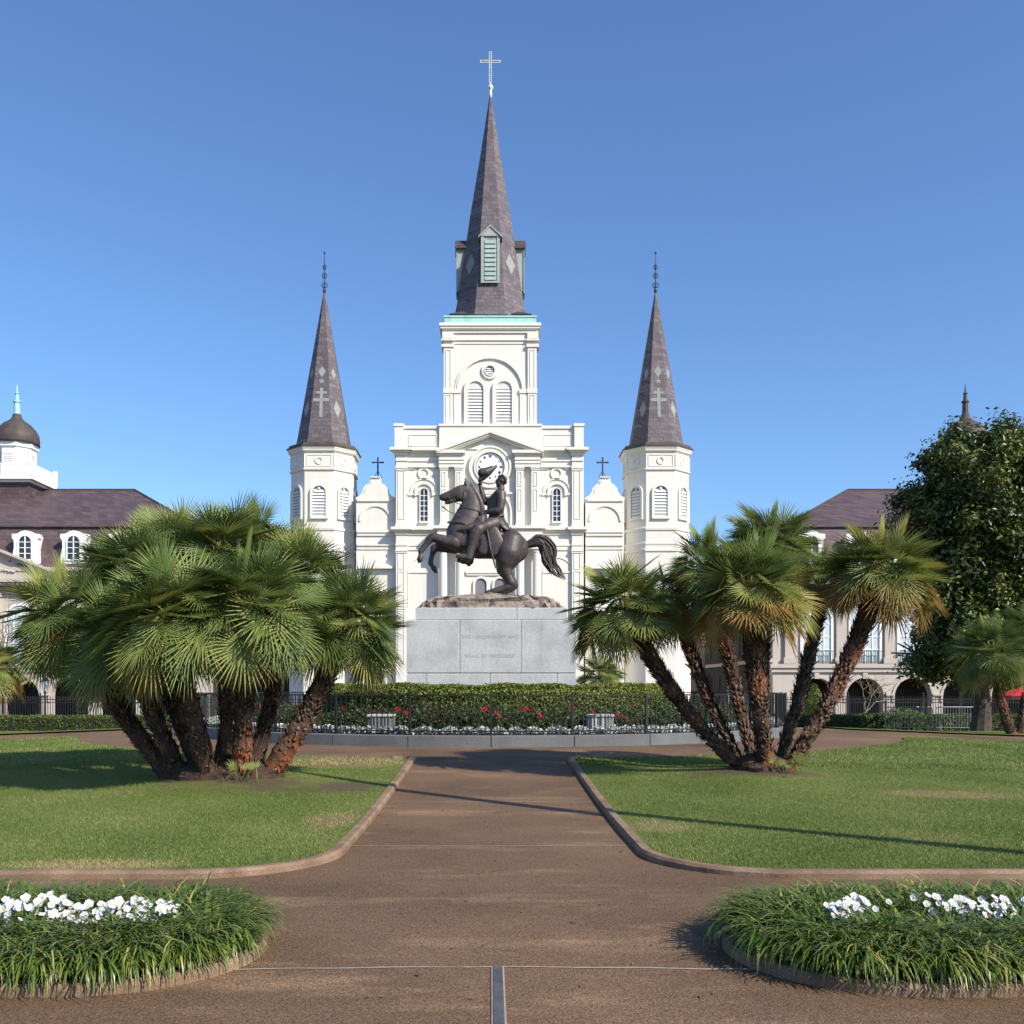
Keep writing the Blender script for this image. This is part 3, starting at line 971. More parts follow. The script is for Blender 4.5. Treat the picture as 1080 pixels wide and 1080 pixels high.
for sx in (-1, 1):
    for sy in (-1, 1):
        m = MB(); c = (SCX + sx * 33 / KS, SCY + sy * 33 / KS)
        d = 11 / KS
        m.add([(c[0] - d, c[1] - d, ZS(332)), (c[0] + d, c[1] - d, ZS(332)), (c[0] + d, c[1] + d, ZS(332)), (c[0] - d, c[1] + d, ZS(332)), (c[0] - sx * .2, c[1] - sy * .2, ZS(324.8))],
              [(0, 1, 4), (1, 2, 4), (2, 3, 4), (3, 0, 4), (3, 2, 1, 0)])
        m.build('broach', MT['copperdark'], spire)
for k in range(4):
    R = Matrix.Translation((SCX, SCY, 0)) @ Matrix.Rotation(k * pi / 2, 4, 'Z')
    fr_ = 36.4 / KS
    m = MB(); m.T = R
    hw = 9 / KS
    z0, z1, z2 = ZS(297.5), ZS(253.5), ZS(245)
    m.box(-hw, hw, -fr_, -14 / KS, z0, z1)
    m.box(-hw - .07, -hw + .13, -fr_ - .06, -fr_ + .001, z0 - .02, z1 - .001); m.box(hw - .13, hw + .07, -fr_ - .06, -fr_ + .001, z0 - .02, z1 - .001)
    m.box(-hw - .08, hw + .08, -fr_ - .09, -fr_ + .001, z0 - .14, z0 - .021)
    m.prism([(-hw - .16, z1), (hw + .16, z1), (0, z2 + .1)], -fr_ - .1, -fr_ + .2)
    dm = m.build('dormer', MT['palegreen'], spire)
    m = MB(); m.T = R
    m.add([(-hw - .24, -fr_ - .17, z1 - .02), (0, -fr_ - .17, z2 + .16), (hw + .24, -fr_ - .17, z1 - .02), (hw + .24, -10 / KS, z1 - .02), (0, -10 / KS, z2 + .16), (-hw - .24, -10 / KS, z1 - .02),
           (-hw - .24, -fr_ - .17, z1 - .12), (0, -fr_ - .17, z2 + .05), (hw + .24, -fr_ - .17, z1 - .12), (hw + .24, -10 / KS, z1 - .12), (0, -10 / KS, z2 + .05), (-hw - .24, -10 / KS, z1 - .12)],
          [(0, 1, 4, 5), (1, 2, 3, 4), (0, 6, 7, 1), (1, 7, 8, 2), (6, 11, 10, 7), (7, 10, 9, 8), (0, 5, 11, 6), (2, 8, 9, 3)])
    m.build('roof', MT['palegreen'] if k == 0 else MT['copperdark'], spire, label=None)
    m = MB(); m.T = R
    r = 6.4 / KS; zb = z0 + .06; zt = z1 - .12 - r
    m.prism(arch_poly(0, zb, zt, r), -fr_ - .015, -fr_ + .01)
    m.build('backing', MT['louverback'], spire)
    m = MB(); m.T = R
    for q in range(9):
        a = zb + (zt + r * .8 - zb) * q / 9
        m.add([(-r + .01, -fr_ - .085, a), (r - .01, -fr_ - .085, a), (r - .01, -fr_ - .02, a + .28), (-r + .01, -fr_ - .02, a + .28)], [(0, 1, 2, 3)])
    m.build('slats', mat('green_louver', [(.25, .33, .29), (.36, .44, .39)], 3, .7) if k == 0 else bpy.data.materials['green_louver'], spire)
def on_face(cx, cy, prof, ang, q, u, kk=.414, proud=.02, zf=None):
    """point on the spire face with outward angle ang (0 = towards the camera), row q, sideways u metres"""
    h = spire_half(prof, q) / KS
    d = h if abs(math.sin(2 * ang)) < .1 else (h + h * kk) / sqrt(2)
    n = Vector((sin(ang), -cos(ang), 0)); t = Vector((cos(ang), sin(ang), 0))
    return Vector((cx, cy, (zf or ZS)(q))) + n * (d + proud) + t * u
def diamond(mb, cx, cy, prof, ang, qc, hu, hq, kk=.414, zf=None):
    ps = [on_face(cx, cy, prof, ang, qc - hq, 0, kk, .02, zf), on_face(cx, cy, prof, ang, qc, hu, kk, .02, zf), on_face(cx, cy, prof, ang, qc + hq, 0, kk, .02, zf), on_face(cx, cy, prof, ang, qc, -hu, kk, .02, zf)]
    mb.add(ps, [(0, 1, 2, 3)])
for a in (-pi / 4, pi / 4, 3 * pi / 4, -3 * pi / 4):
    m = MB(); diamond(m, SCX, SCY, prof, a, 275, .46, 11)
    m.build('diamond_inlay', MT['greyslate'], spire)
m = MB(); m.lathe([(.10, ZS(104)), (.14, ZS(98)), (.10, ZS(95)), (.20, ZS(93)), (.22, ZS(91.5)), (.15, ZS(89.6)), (.07, ZS(89)), (.06, ZS(86))], SCX, SCY, 14)
m.build('ball_finial', MT['gold'], spire, smooth=True)
m = MB()
for o in (-.075, .075):
    m.box(SCX + o - .022, SCX + o + .022, SCY - .05, SCY + .05, ZS(87), ZS(54.4))
    m.box(SCX - .68, SCX + .68, SCY - .045, SCY + .045, ZS(64.3) + o - .022, ZS(64.3) + o + .022)
for k in range(14):
    zz = ZS(86 - k * 2.3); m.box(SCX - .075, SCX + .075, SCY - .03, SCY + .03, zz - .015, zz + .015)
for e in (-.69, .69): m.box(SCX + e - .03, SCX + e + .03, SCY - .048, SCY + .048, ZS(64.3) - .11, ZS(64.3) + .11)
m.box(SCX - .11, SCX + .11, SCY - .048, SCY + .048, ZS(54.4), ZS(53.9))
m.build('cross', MT['gold'], spire)

# side towers
def side_tower(c, label):
    cy = YF + .5 + 35 / KS; cx = (c - 518) * cy / 1050
    Z = lambda q: Zd(q, YF + .55)
    A, E = 33.4 / KS, 15.6 / KS
    m = MB()
    m.loft([octa(cx, cy, A + o, E + o * .45, Z(q)) for q, o in ((765, .12), (582, .12), (581.4, .2), (579, .2), (578, .1), (575, .12), (574, .16), (572.5, .16), (571.5, .06), (560, .06), (559, .14), (556.6, .16), (555.8, .04), (554.4, 0.0), (496, 0), (495.4, .10), (494, .12), (493.2, .02), (477.5, .02), (476.6, .08), (475.6, .10), (475.4, .16), (473.2, .19), (472.8, .22), (471, .25))])
    t = m.build('side_tower', MT['plaster'], cath, label=label)
    m = MB()
    m.loft([octa(cx, cy, A + o, E + o * .45, Z(q)) for q, o in ((471, .30), (469.6, .30), (469.5, .18), (466.4, .12), (466.2, -.3))])
    m.build('eave', MT['copperdark'], t)
    pf = [(466.6, 28.6), (455, 26.4), (308.5, .9)]
    zf = lambda q: Zd(q, cy - spire_half(pf, min(max(q, 308.5), 466.6)) / KS)
    m = MB(); m.loft([octa(cx, cy, a / KS, a * .47 / KS, zf(q)) for q, a in pf])
    s_ = m.build('spire', MT['slate'], t)
    m = MB()
    def pt(q, u): return on_face(cx, cy, pf, 0, q, u, .47, .03, zf)
    def bar(q0, q1, u0, u1): m.add([pt(q1, u0), pt(q1, u1), pt(q0, u1), pt(q0, u0)], [(0, 1, 2, 3)])
    bar(409, 440, -.11, .11); bar(412.6, 415.4, -.36, -.115); bar(412.6, 415.4, .115, .36); bar(420, 423.4, -.56, -.115); bar(420, 423.4, .115, .56)
    diamond(m, cx, cy, pf, 0, 392, .26, 6, .47, zf)
    for a in (pi / 4, -pi / 4): diamond(m, cx, cy, pf, a, 393, .2, 6, .47, zf); diamond(m, cx, cy, pf, a, 430, .30, 9, .47, zf)
    st = [pt(402 - 3.6 * sin(pi / 2 + i * pi / 5) * (1 if i % 2 == 0 else .42), .24 * cos(pi / 2 + i * pi / 5) * (1 if i % 2 == 0 else .42)) for i in range(10)]
    m.add(st, [tuple(range(10))])
    m.build('slate_inlay', MT['greyslate'], t)
    m = MB()
    m.tube([(cx, cy, zf(309)), (cx, cy, zf(266.5))], [.05, .022], 7)
    m.lathe([(.09, zf(309)), (.13, zf(306)), (.06, zf(303))], cx, cy, 8)
    m.lathe([(.02, zf(268)), (.085, zf(266.4)), (.02, zf(265))], cx, cy, 8)
    for q, r in ((299, .24), (289, .19), (280, .13)):
        for k in range(8):
            a = k * pi / 4
            P = lambda rr, qq: (cx + rr * cos(a), cy + rr * sin(a), zf(qq))
            m.tube([P(.03, q + 4), P(r * .8, q + 3.4), P(r, q + 1), P(r * .7, q - 1), P(r * .35, q)], .016, 4)
    m.build('finial', MT['darkmetal'], t)
    for k in (-2, -1, 0, 1, 2):
        a = k * pi / 4
        n = Vector((sin(a), -cos(a), 0))
        d = A if k % 2 == 0 else (A + E) / sqrt(2)
        p = Vector((cx, cy, 0)) + n * d
        wd = 14 if k % 2 == 0 else 12.4
        louver_win(t, TR(p.x, p.y, Z(545), a), wd / KS, (545 - 512.2) / KS, fw=.17, depth=.14, slats=10)
        m = MB(); m.T = TR(p.x + n.x * .02, p.y + n.y * .02, Z(485.4), a)
        ring_band(m, 0, 0, .17, .27, -.05, .02, 18)
        hw = (E if k % 2 == 0 else E * 1.0) - .14
        zz = 5.6 / KS
        for u0, u1, v0, v1 in ((-hw, hw, zz, zz + .05), (-hw, hw, -zz - .05, -zz), (-hw, -hw + .05, -zz, zz), (hw - .05, hw, -zz, zz)):
            m.box(u0, u1, -.035, .02, v0, v1)
        m.build('frieze_panel', MT['plaster'], t)
    return t
side_tower(342.2, 'left octagonal side tower with slate spire')
side_tower(691.4, 'right octagonal side tower with slate spire')

# ------------------------------------------------------------------ flanking arcaded buildings
def arch_wall(mb, x0, x1, z0, z1, arches, y0, y1):
    """wall slab with open arches: arches = [(cx, r, spring z)] left to right"""
    n = 14
    x = x0
    for cx, r, zs in arches:
        mb.box(x, cx - r, y0, y1, z0, z1)
        pts = arc(cx, zs, r, pi, 0, n)
        for (xa, za), (xb, zb) in zip(pts, pts[1:]):
            mb.add([(xa, y0, za), (xb, y0, zb), (xb, y0, z1), (xa, y0, z1), (xa, y1, za), (xb, y1, zb), (xb, y1, z1), (xa, y1, z1)],
                   [(0, 1, 2, 3), (5, 4, 7, 6), (1, 0, 4, 5), (3, 2, 6, 7)])
        x = cx + r
    mb.box(x, x1, y0, y1, z0, z1)
def arcade_building(s, label):
    xc, W, Yf, Yb = s * 38.1, 18.3, 70.0, 92.0
    b = empty('arcaded_building', (xc, Yf, GF), label, 'building', 'twin buildings flanking the cathedral')
    bays = sorted(s * (22.87 + 3.4 * i) for i in range(10))
    m = MB()
    arch_wall(m, xc - W, xc + W, GF, 3.0, [(x, 1.3, 1.0) for x in bays], Yf, Yf + .7)
    m.box(xc - W, xc - W + .7, Yf + .71, Yf + 3.4, GF, 2.99); m.box(xc + W - .7, xc + W, Yf + .71, Yf + 3.4, GF, 2.99)
    m.box(xc - W + .02, xc + W - .02, Yf + 3.6, Yb, GF, 2.995)
    m.box(xc - W, xc + W, Yf, Yb, 3.0, 9.8)
    m.build('wall', MT['plaster2'], b)
    m = MB()
    m.box(xc - W - .25, xc + W + .25, Yf - .28, Yf - .001, 3.02, 3.3); m.box(xc - W - .12, xc + W + .12, Yf - .16, Yf - .001, 2.72, 3.015)
    m.box(xc - W - .1, xc + W + .1, Yf - .1, Yf - .001, 8.5, 8.62)
    m.box(xc - W - .5, xc + W + .5, Yf - .55, Yb, 9.8, 10.05); m.box(xc - W - .3, xc + W + .3, Yf - .32, Yf - .001, 9.45, 9.795)
    for x in bays:
        arch_band(m, x, GF + 1.4, 1.0, 1.32, 1.5, Yf - .07, Yf - .001)
        m.box(x - .16, x + .16, Yf - .12, Yf - .002, 2.26, 2.71)
    for x in [q + 1.7 for q in bays[:-1]]:
        m.box(x - .34, x + .34, Yf - .16, Yf - .003, GF + 2.0 - .12, GF + 2.0 + .0)
    m.build('cornice', MT['plaster2'], b)
    for x in [bays[0] - 1.9] + [q + 1.7 for q in bays[:-1]] + [bays[-1] + 1.9]:
        m = MB()
        m.box(x - .36, x + .36, Yf - .22, Yf - .001, 3.31, 8.45); m.box(x - .46, x + .46, Yf - .3, Yf - .001, 8.0, 8.3); m.box(x - .46, x + .46, Yf - .3, Yf - .001, 3.305, 3.75)
        m.build('pilaster', MT['plaster2'], b)
    for x in bays:
        m = MB()
        arch_band(m, x, 3.4, 6.4, 1.0, 1.16, Yf - .12, Yf - .001)
        f = m.build('window', MT['trimwhite'], b)
        m = MB(); m.prism(arch_poly(x, 3.4, 6.4, .998), Yf - .03, Yf - .004); m.build('pane', MT['skyglass'], f)
        m = MB()
        for k in (-.5, 0, .5): m.box(x + k - .035, x + k + .035, Yf - .07, Yf - .04, 3.4, 7.2 if k == 0 else 7.0)
        for zz in (4.3, 5.2, 6.1): m.box(x - .98, x + .98, Yf - .068, Yf - .042, zz - .03, zz + .03)
        m.build('glazing_bars', MT['trimwhite'], f)
        m = MB()
        for zz in (3.42, 4.18): m.box(x - 1.18, x + 1.18, Yf - .34, Yf - .31, zz, zz + .04)
        for k in range(19): m.box(x - 1.15 + k * .1275 - .012, x - 1.15 + k * .1275 + .012, Yf - .335, Yf - .312, 3.46, 4.18)
        m.build('balcony_railing', MT['shutter'], b)
        m = MB(); m.box(x - .75, x + .75, Yf + 3.42, Yf + 3.49, GF + .05, 1.6); m.build('door', MT['shutter'], b)
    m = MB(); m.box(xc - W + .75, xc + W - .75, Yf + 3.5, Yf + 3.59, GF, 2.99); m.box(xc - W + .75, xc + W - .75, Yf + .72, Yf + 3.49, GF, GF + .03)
    m.build('loggia_wall', MT['shade'], b)  # shade behind the arches put into the dark colour of wall and floor
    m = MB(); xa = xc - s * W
    m.box(*( (xa - .06, xa - .004) if s > 0 else (xa + .004, xa + .06)), Yf + .9, Yb, GF, 9.4)  # thin sheet over the alley side, darker than the beige walls
    m.build('side_wall', mat('dark_wall', [(.045, .038, .036), (.075, .062, .058)], 1.2, .9), b)
    # mansard and hipped roof
    m = MB()
    a0, a1 = .5, 1.5
    def rect(o, z, oy=None):
        oy = o if oy is None else oy
        return [(xc - W + o, Yf + oy, z), (xc + W - o, Yf + oy, z), (xc + W - o, Yb - oy, z), (xc - W + o, Yb - oy, z)]
    m.loft([rect(-.35, 10.05), rect(.1, 10.6), rect(1.3, 13.15)])
    r_ = m.build('mansard_roof', MT['slate2'], b)
    m = MB()
    R = rect(1.15, 13.16)
    hx = W - 9.2
    m.add(R + [(xc - hx, 81, 17.7), (xc + hx, 81, 17.7)], [(0, 1, 5, 4), (1, 2, 5), (2, 3, 4, 5), (3, 0, 4)])
    m.build('hipped_roof', MT['slate2'], b)
    m = MB()
    m.tube([(xc - hx, 81, 17.73), (xc + hx, 81, 17.73)], .09, 6)
    for e in (-1, 1):
        m.tube([(xc + e * hx, 81, 17.73), (xc + e * (W - 1.15), Yf + 1.15, 13.2)], .08, 6)
    m.box(xc - W + 1.0, xc + W - 1.0, Yf + 1.05, Yf + 1.16, 13.1, 13.2)
    m.build('ridge', MT['copperdark'], r_)
    for o in (2.0, 5.4, 8.8, 12.2, 15.6):
        for e in (-1, 1):
            x = xc + e * o
            m = MB()
            half = [(1.10, 9.82), (1.08, 10.3), (.88, 11.0), (.80, 11.5), (.82, 12.0), (.95, 12.15), (.95, 12.42), (.55, 12.46), (.3, 12.62), (0, 12.68)]
            poly = [(x + p, z) for p, z in half] + [(x - p, z) for p, z in half[-2::-1]]
            m.prism(poly, Yf - .12, Yf + .4)
            m.box(x - .8, x + .8, Yf + .4, Yf + 1.2, 10.2, 12.35)
            d = m.build('dormer', MT['trimwhite'], b)
            m = MB(); m.prism(arch_poly(x, 10.65, 11.85, .43), Yf - .14, Yf - .1); m.build('pane', MT['glass'], d)
            m = MB()
            arch_band(m, x, 10.65, 11.85, .43, .52, Yf - .2, Yf - .11); m.box(x - .04, x + .04, Yf - .18, Yf - .15, 10.65, 12.24)
            for zz in (11.05, 11.45, 11.85): m.box(x - .42, x + .42, Yf - .178, Yf - .152, zz - .025, zz + .025)
            m.box(x - .56, x + .56, Yf - .21, Yf - .11, 10.55, 10.64)
            m.build('frame', MT['trimwhite'], d)
    # pediment
    m = MB()
    m.prism([(xc - 7.6, 9.2), (xc + 7.6, 9.2), (xc, 12.15)], Yf - .45, Yf + 1.2)
    p = m.build('pediment', MT['plaster2'], b)
    m = MB()
    for e in (-1, 1):
        for t0, t1, f in ((0, .16, .95), (.16, .30, .8), (.30, .42, .66)):
            poly = [(xc + e * 8.0, 9.35 - t0 + .3), (xc, 12.5 - t0 + .3), (xc, 12.5 - t1 + .3), (xc + e * 8.0, 9.35 - t1 + .3)]
            m.prism(poly if e < 0 else poly[::-1], Yf - f, Yf - .3)
    m.box(xc - 8.0, xc + 8.0, Yf - .9, Yf - .46, 8.98, 9.2); m.box(xc - 7.8, xc + 7.8, Yf - .7, Yf - .24, 8.76, 8.975)
    for k in range(50): m.box(xc - 7.6 + k * .31, xc - 7.45 + k * .31, Yf - .8, Yf - .71, 8.82, 8.97)
    m.build('raking_cornice', MT['plaster2'], p)
    m = MB()
    rr = random.Random(3)
    for k in range(60):
        u = rr.uniform(-4.8, 4.8); v = rr.uniform(0.15, max(.25, (1 - abs(u) / 6.6) * 1.9))
        m.lathe([(.02, 9.3 + v), (.16, 9.38 + v), (.12, 9.5 + v), (.02, 9.54 + v)], xc + u, Yf - .46, 7)
    m.build('relief', MT['plaster2'], p)
    # cupola
    Yc = 80.0
    m = MB(); m.box(xc - 1.75, xc + 1.75, Yc - 1.75, Yc + 1.75, 15.0, 17.75); cu = m.build('cupola_base', MT['slate2'], b)
    m = MB()
    m.box(xc - 2.25, xc + 2.25, Yc - 2.25, Yc + 2.25, 17.95, 18.2); m.box(xc - 1.95, xc + 1.95, Yc - 1.95, Yc + 1.95, 17.76, 17.945)
    for e in (-2.15, 2.15):
        m.box(xc - 2.21, xc + 2.21, Yc + e - .05, Yc + e + .05, 19.1, 19.2); m.box(xc + e - .05, xc + e + .05, Yc - 2.05, Yc + 2.05, 19.1, 19.198)
        for k in range(21):
            u = -2.05 + k * .205
            m.box(xc + u - .045, xc + u + .045, Yc + e - .04, Yc + e + .04, 18.2, 19.1); m.box(xc + e - .04, xc + e + .04, Yc + u - .045, Yc + u + .045, 18.2, 19.1)
        for e2 in (-2.15, 2.15): m.box(xc + e - .13, xc + e + .13, Yc + e2 - .13, Yc + e2 + .13, 18.2, 19.45)
    m.build('balustrade', MT['trimwhite'], cu)
    m = MB(); m.lathe([(1.45, 18.2), (1.45, 20.7), (1.6, 20.75), (1.62, 21.1)], xc, Yc, 8, pi / 8); dr_ = m.build('lantern', MT['trimwhite'], b)
    for k in range(8):
        m = MB(); a = k * pi / 4; m.T = TR(xc + 1.345 * sin(a), Yc - 1.345 * cos(a), 18.6, a)
        for q in range(9): m.add([(-.32, -.05, q * .19), (.32, -.05, q * .19), (.32, -.015, q * .19 + .17), (-.32, -.015, q * .19 + .17)], [(0, 1, 2, 3)])
        m.build('slats', MT['louver'], dr_)
    m = MB(); m.lathe([(1.72, 21.1), (1.7, 21.3), (1.72, 21.5), (1.66, 21.9), (1.45, 22.3), (1.05, 22.75), (.6, 23.05), (.38, 23.3), (.3, 23.6)], xc, Yc, 24); m.build('dome', MT['copperdark'], b, smooth=True)
    m = MB(); m.lathe([(.28, 23.6), (.24, 23.7), (.22, 24.5), (.3, 24.55), (.3, 24.65), (.17, 24.7), (.13, 25.2), (.2, 25.25), (.08, 25.35), (.05, 25.7), (.02, 26.0)], xc, Yc, 10)
    m.build('finial', MT['copper'] if s < 0 else MT['copperdark'], b)
    # shutters along the alley side
    m_side = xc - s * W
    for fl, z0, z1 in ((0, 4.2, 6.8), (1, .4, 2.6)):
        for k in range(6):
            y = Yf + 2.2 + k * 3.4
            m = MB(); xa, xb = (m_side - .13, m_side - .065) if s > 0 else (m_side + .065, m_side + .13)
            m.box(xa, xb, y, y + .7, z0, z1); m.box(xa, xb, y + .75, y + 1.45, z0, z1)
            m.build('shutter', MT['shutter'], b)
    m = MB(); xa, xb = (m_side - .2, m_side - .002) if s > 0 else (m_side + .002, m_side + .2)
    m.box(xa, xb, Yf, Yb, 3.42, 3.7)
    m.build('string_course', MT['plaster2'], b)
def rear_house(x0, x1, y, label):
    o = empty('rear_house', ((x0 + x1) / 2, y, GF), label, 'building')
    m = MB(); m.box(x0, x1, y, y + 8, GF, 9.5); m.box(x0 - .1, x1 + .1, y - .25, y - .002, 9.0, 9.4); m.build('wall', bpy.data.materials['dark_wall'], o)
    for fl in (0, 1):
        for k in range(4):
            x = x0 + (x1 - x0) * (k + .5) / 4
            m = MB(); m.box(x - .75, x + .75, y - .07, y - .003, .6 + 4.2 * fl, 3.0 + 4.2 * fl); m.build('shutter', MT['shutter'], o)
arcade_building(-1, 'beige arcaded building left of the cathedral with white dormers and green cupola spike')
arcade_building(1, 'beige arcaded building right of the cathedral, half hidden by the leafy tree')
rear_house(9, 26, 101, 'dark shuttered house closing the alley right of the cathedral')
rear_house(-26, -9, 101, 'dark shuttered house closing the alley left of the cathedral')

# ------------------------------------------------------------------ monument
GS = gzf(0, 31)
ped = empty('pedestal', (0, CY, GS), 'grey granite pedestal with carved lines of lettering, rising behind the clipped hedge', 'pedestal')
def chamfer_box(mb, x0, x1, y0, y1, z0, z1, e=0.02):
    mb.loft([[(x0 + o, y0 + o, z), (x1 - o, y0 + o, z), (x1 - o, y1 - o, z), (x0 + o, y1 - o, z)] for o, z in ((e, z0), (0, z0 + e), (0, z1 - e), (e, z1))])
PZ = (GS - .05, 2.07, 3.67, 4.05)      # courses
m = MB(); g_ = .006
xs1 = [-2.53, -1.93, -.02, 1.98, 2.53]
for a, b in zip(xs1, xs1[1:]): chamfer_box(m, a + g_, b - g_, 29.7, 32.3, PZ[0], PZ[1] - g_)
m.build('lower_course', MT['granite'], ped)
m = MB()
for a, b in ((-2.53, -.92), (-.92, .91), (.91, 2.53)): chamfer_box(m, a + g_, b - g_, 29.7, 32.3, PZ[1] + g_, PZ[2] - g_)
m.build('upper_course', MT['granite'], ped)
m = MB()
for a, b in ((-2.28, .78), (.78, 2.28)): chamfer_box(m, a + g_, b - g_, 29.95, 32.05, PZ[2] + g_, PZ[3])
m.build('top_course', MT['granite'], ped)
m = MB(); m.box(-2.5, 2.5, 29.73, 32.27, PZ[0], PZ[2]); m.box(-2.25, 2.25, 29.98, 32.02, PZ[2] - .01, PZ[3] - .02)
m.build('mortar', MT['kerbgranite'], ped)
def text(body, size, loc, parent, name, m, ext=0.0045):
    cu = bpy.data.curves.new(name, 'FONT')
    cu.body = body; cu.size = size; cu.align_x = 'CENTER'; cu.extrude = ext; cu.space_character = 1.12
    t = bpy.data.objects.new(name, cu); COL.objects.link(t)
    t.rotation_euler = (radians(90), 0, 0)
    bpy.context.view_layer.update()
    me = bpy.data.meshes.new_from_object(t.evaluated_get(bpy.context.evaluated_depsgraph_get()))
    bpy.data.objects.remove(t)
    me.materials.clear(); me.materials.append(m)
    o = bpy.data.objects.new(name, me); COL.objects.link(o)
    o.rotation_euler = (radians(90), 0, 0)
    o.parent = parent
    o.location = Vector(loc) - woff(parent)
    return o
text('THE UNION MUST AND', .145, (-.02, 29.697, 3.12), ped, 'lettering', MT['granite'])
text('SHALL BE PRESERVED', .145, (-.02, 29.697, 2.55), ped, 'lettering', MT['granite'])

statue = empty('equestrian_statue', (0, CY, PZ[3]), 'dark bronze statue of a rearing horse whose rider lifts a hat', 'statue')
# rough rock under the horse
m = MB(); nr, na = 9, 60; rings = []
for k in range(nr):
    t = k / (nr - 1)
    ring = []
    for i in range(na):
        a = 2 * pi * i / na
        cx_, sx_ = cos(a), sin(a)
        ex = 2.2 * (abs(cx_) ** .35) * (1 if cx_ > 0 else -1)
        ey = .98 * (abs(sx_) ** .35) * (1 if sx_ > 0 else -1)
        sc_ = (1 - .34 * t ** 2) if t < .99 else .6
        bumpv = .05 * sin(i * 2.3 + k) + .045 * sin(i * 5.1 + 2 * k) + random.uniform(-.035, .035)
        u = ex * sc_ + bumpv * cx_
        hz = (.36 + .07 * math.exp(-(u / .9) ** 2)) * (1 - (abs(u) / 2.3) ** 7) * min(1, (t * 2.2)) ** .5 + (.03 * sin(i * 3.7 + k) + random.uniform(-.03, .03)) * (t > .1)
        ring.append((u - .02, CY + ey * sc_ + bumpv * sx_, PZ[3] + .001 + max(0, hz)))
    rings.append(ring)
m.loft(rings)
m.build('rock_base', MT['rock'], statue)

_bm = bmesh.new(); bmesh.ops.create_icosphere(_bm, subdivisions=3, radius=1)
ICO = np.array([v.co[:] for v in _bm.verts]); ICOF = np.array([[v.index for v in f.verts] for f in _bm.faces]); _bm.free()
SK = 33.87
def hp(u, v, y=0.0):
    """statue point: u, v measured on the photo crop (6 per photo pixel), y metres across the horse"""
    return Vector(((430 + u / 6 - 518) / SK, CY + y, 1.65 + (725 - (480 + v / 6)) / SK))
HR = 1 / 6 / SK
class Blob:
    def __init__(self): self.V, self.F, self.n = [], [], 0
    def ball(self, c, rx, ry, rz, R=None):
        v = ICO * np.array([rx, ry, rz])
        if R is not None: v = v @ np.array(R.to_3x3()).T
        self.V.append(v + np.array(c)); self.F.append(ICOF + self.n); self.n += len(v)
    def chain(self, nodes, lat=None):
        """nodes (u, v, r, y[, lateral radius factor])"""
        for a, b in zip(nodes, nodes[1:]):
            pa, pb = hp(a[0], a[1], a[3]), hp(b[0], b[1], b[3])
            la = a[4] if len(a) > 4 else 1.0; lb = b[4] if len(b) > 4 else 1.0
            L = (pb - pa).length
            k = max(2, int(L / (0.18 * min(a[2], b[2]) * HR)) + 1)
            k = min(k, 40)
            for i in range(k + 1):
                t = i / k
                r = (a[2] + (b[2] - a[2]) * t) * HR
                self.ball(pa.lerp(pb, t), r, r * (la + (lb - la) * t), r)
    def build(self, name, m, parent, voxel=0.02, smooth=5):
        me = bpy.data.meshes.new(name)
        V = np.concatenate(self.V); F = np.concatenate(self.F)
        me.from_pydata(V.tolist(), [], F.tolist())
        o = bpy.data.objects.new(name, me); COL.objects.link(o)
        r = o.modifiers.new('r', 'REMESH'); r.mode = 'VOXEL'; r.voxel_size = voxel
        s = o.modifiers.new('s', 'SMOOTH'); s.factor = 0.5; s.iterations = smooth
        bpy.context.view_layer.update()
        me2 = bpy.data.meshes.new_from_object(o.evaluated_get(bpy.context.evaluated_depsgraph_get()))
        bpy.data.objects.remove(o)
        off = woff(parent)
        me2.transform(Matrix.Translation(-off))
        me2.materials.clear(); me2.materials.append(m); me2.shade_smooth()
        me2.name = name
        o = bpy.data.objects.new(name, me2); COL.objects.link(o); o.parent = parent
        return o
h = Blob()
# trunk
h.chain([(305, 512, 58, 0, 1.1), (350, 540, 86, 0, .92), (450, 565, 92, 0, .95), (545, 565, 92, 0, .98), (625, 580, 98, 0, .92), (668, 592, 98, 0, .86), (700, 585, 66, 0, .9)])
h.chain([(655, 560, 82, -.14), (640, 625, 86, -.2), (622, 668, 66, -.24)]); h.chain([(655, 560, 82, .14), (640, 625, 86, .2), (622, 668, 66, .24)])
h.chain([(330, 520, 70, -.12), (315, 560, 52, -.2)]); h.chain([(330, 520, 70, .12), (315, 560, 52, .2)])
# neck, head
h.chain([(335, 495, 92, 0, .72), (378, 405, 86, 0, .58), (405, 320, 66, 0, .52), (402, 262, 56, 0, .5), (385, 222, 44, 0, .6)])
h.chain([(420, 340, 52, 0, .3), (425, 280, 42, 0, .3), (395, 205, 30, 0, .35)])
h.chain([(372, 218, 36, 0, .8), (335, 232, 42, 0, .75), (285, 250, 33, 0, .75), (237, 265, 27, 0, .85), (222, 267, 23, 0, .9)])
h.ball(hp(340, 250, -.06), 44 * HR, .09, 44 * HR); h.ball(hp(340, 250, .06), 44 * HR, .09, 44 * HR)
h.chain([(330, 268, 26, 0, .7), (290, 286, 15, 0, .9), (258, 298, 13, 0, 1), (246, 302, 11, 0, 1)])
for e in (-.085, .085):
    h.ball(hp(302, 230, e), 11 * HR, .03, 10 * HR)      # brow
    h.ball(hp(221, 262, e * .8), 9 * HR, .03, 8 * HR)    # nostril flare
    h.chain([(372, 190, 13, e), (368, 165, 9, e), (362, 146, 3, e * .95)])
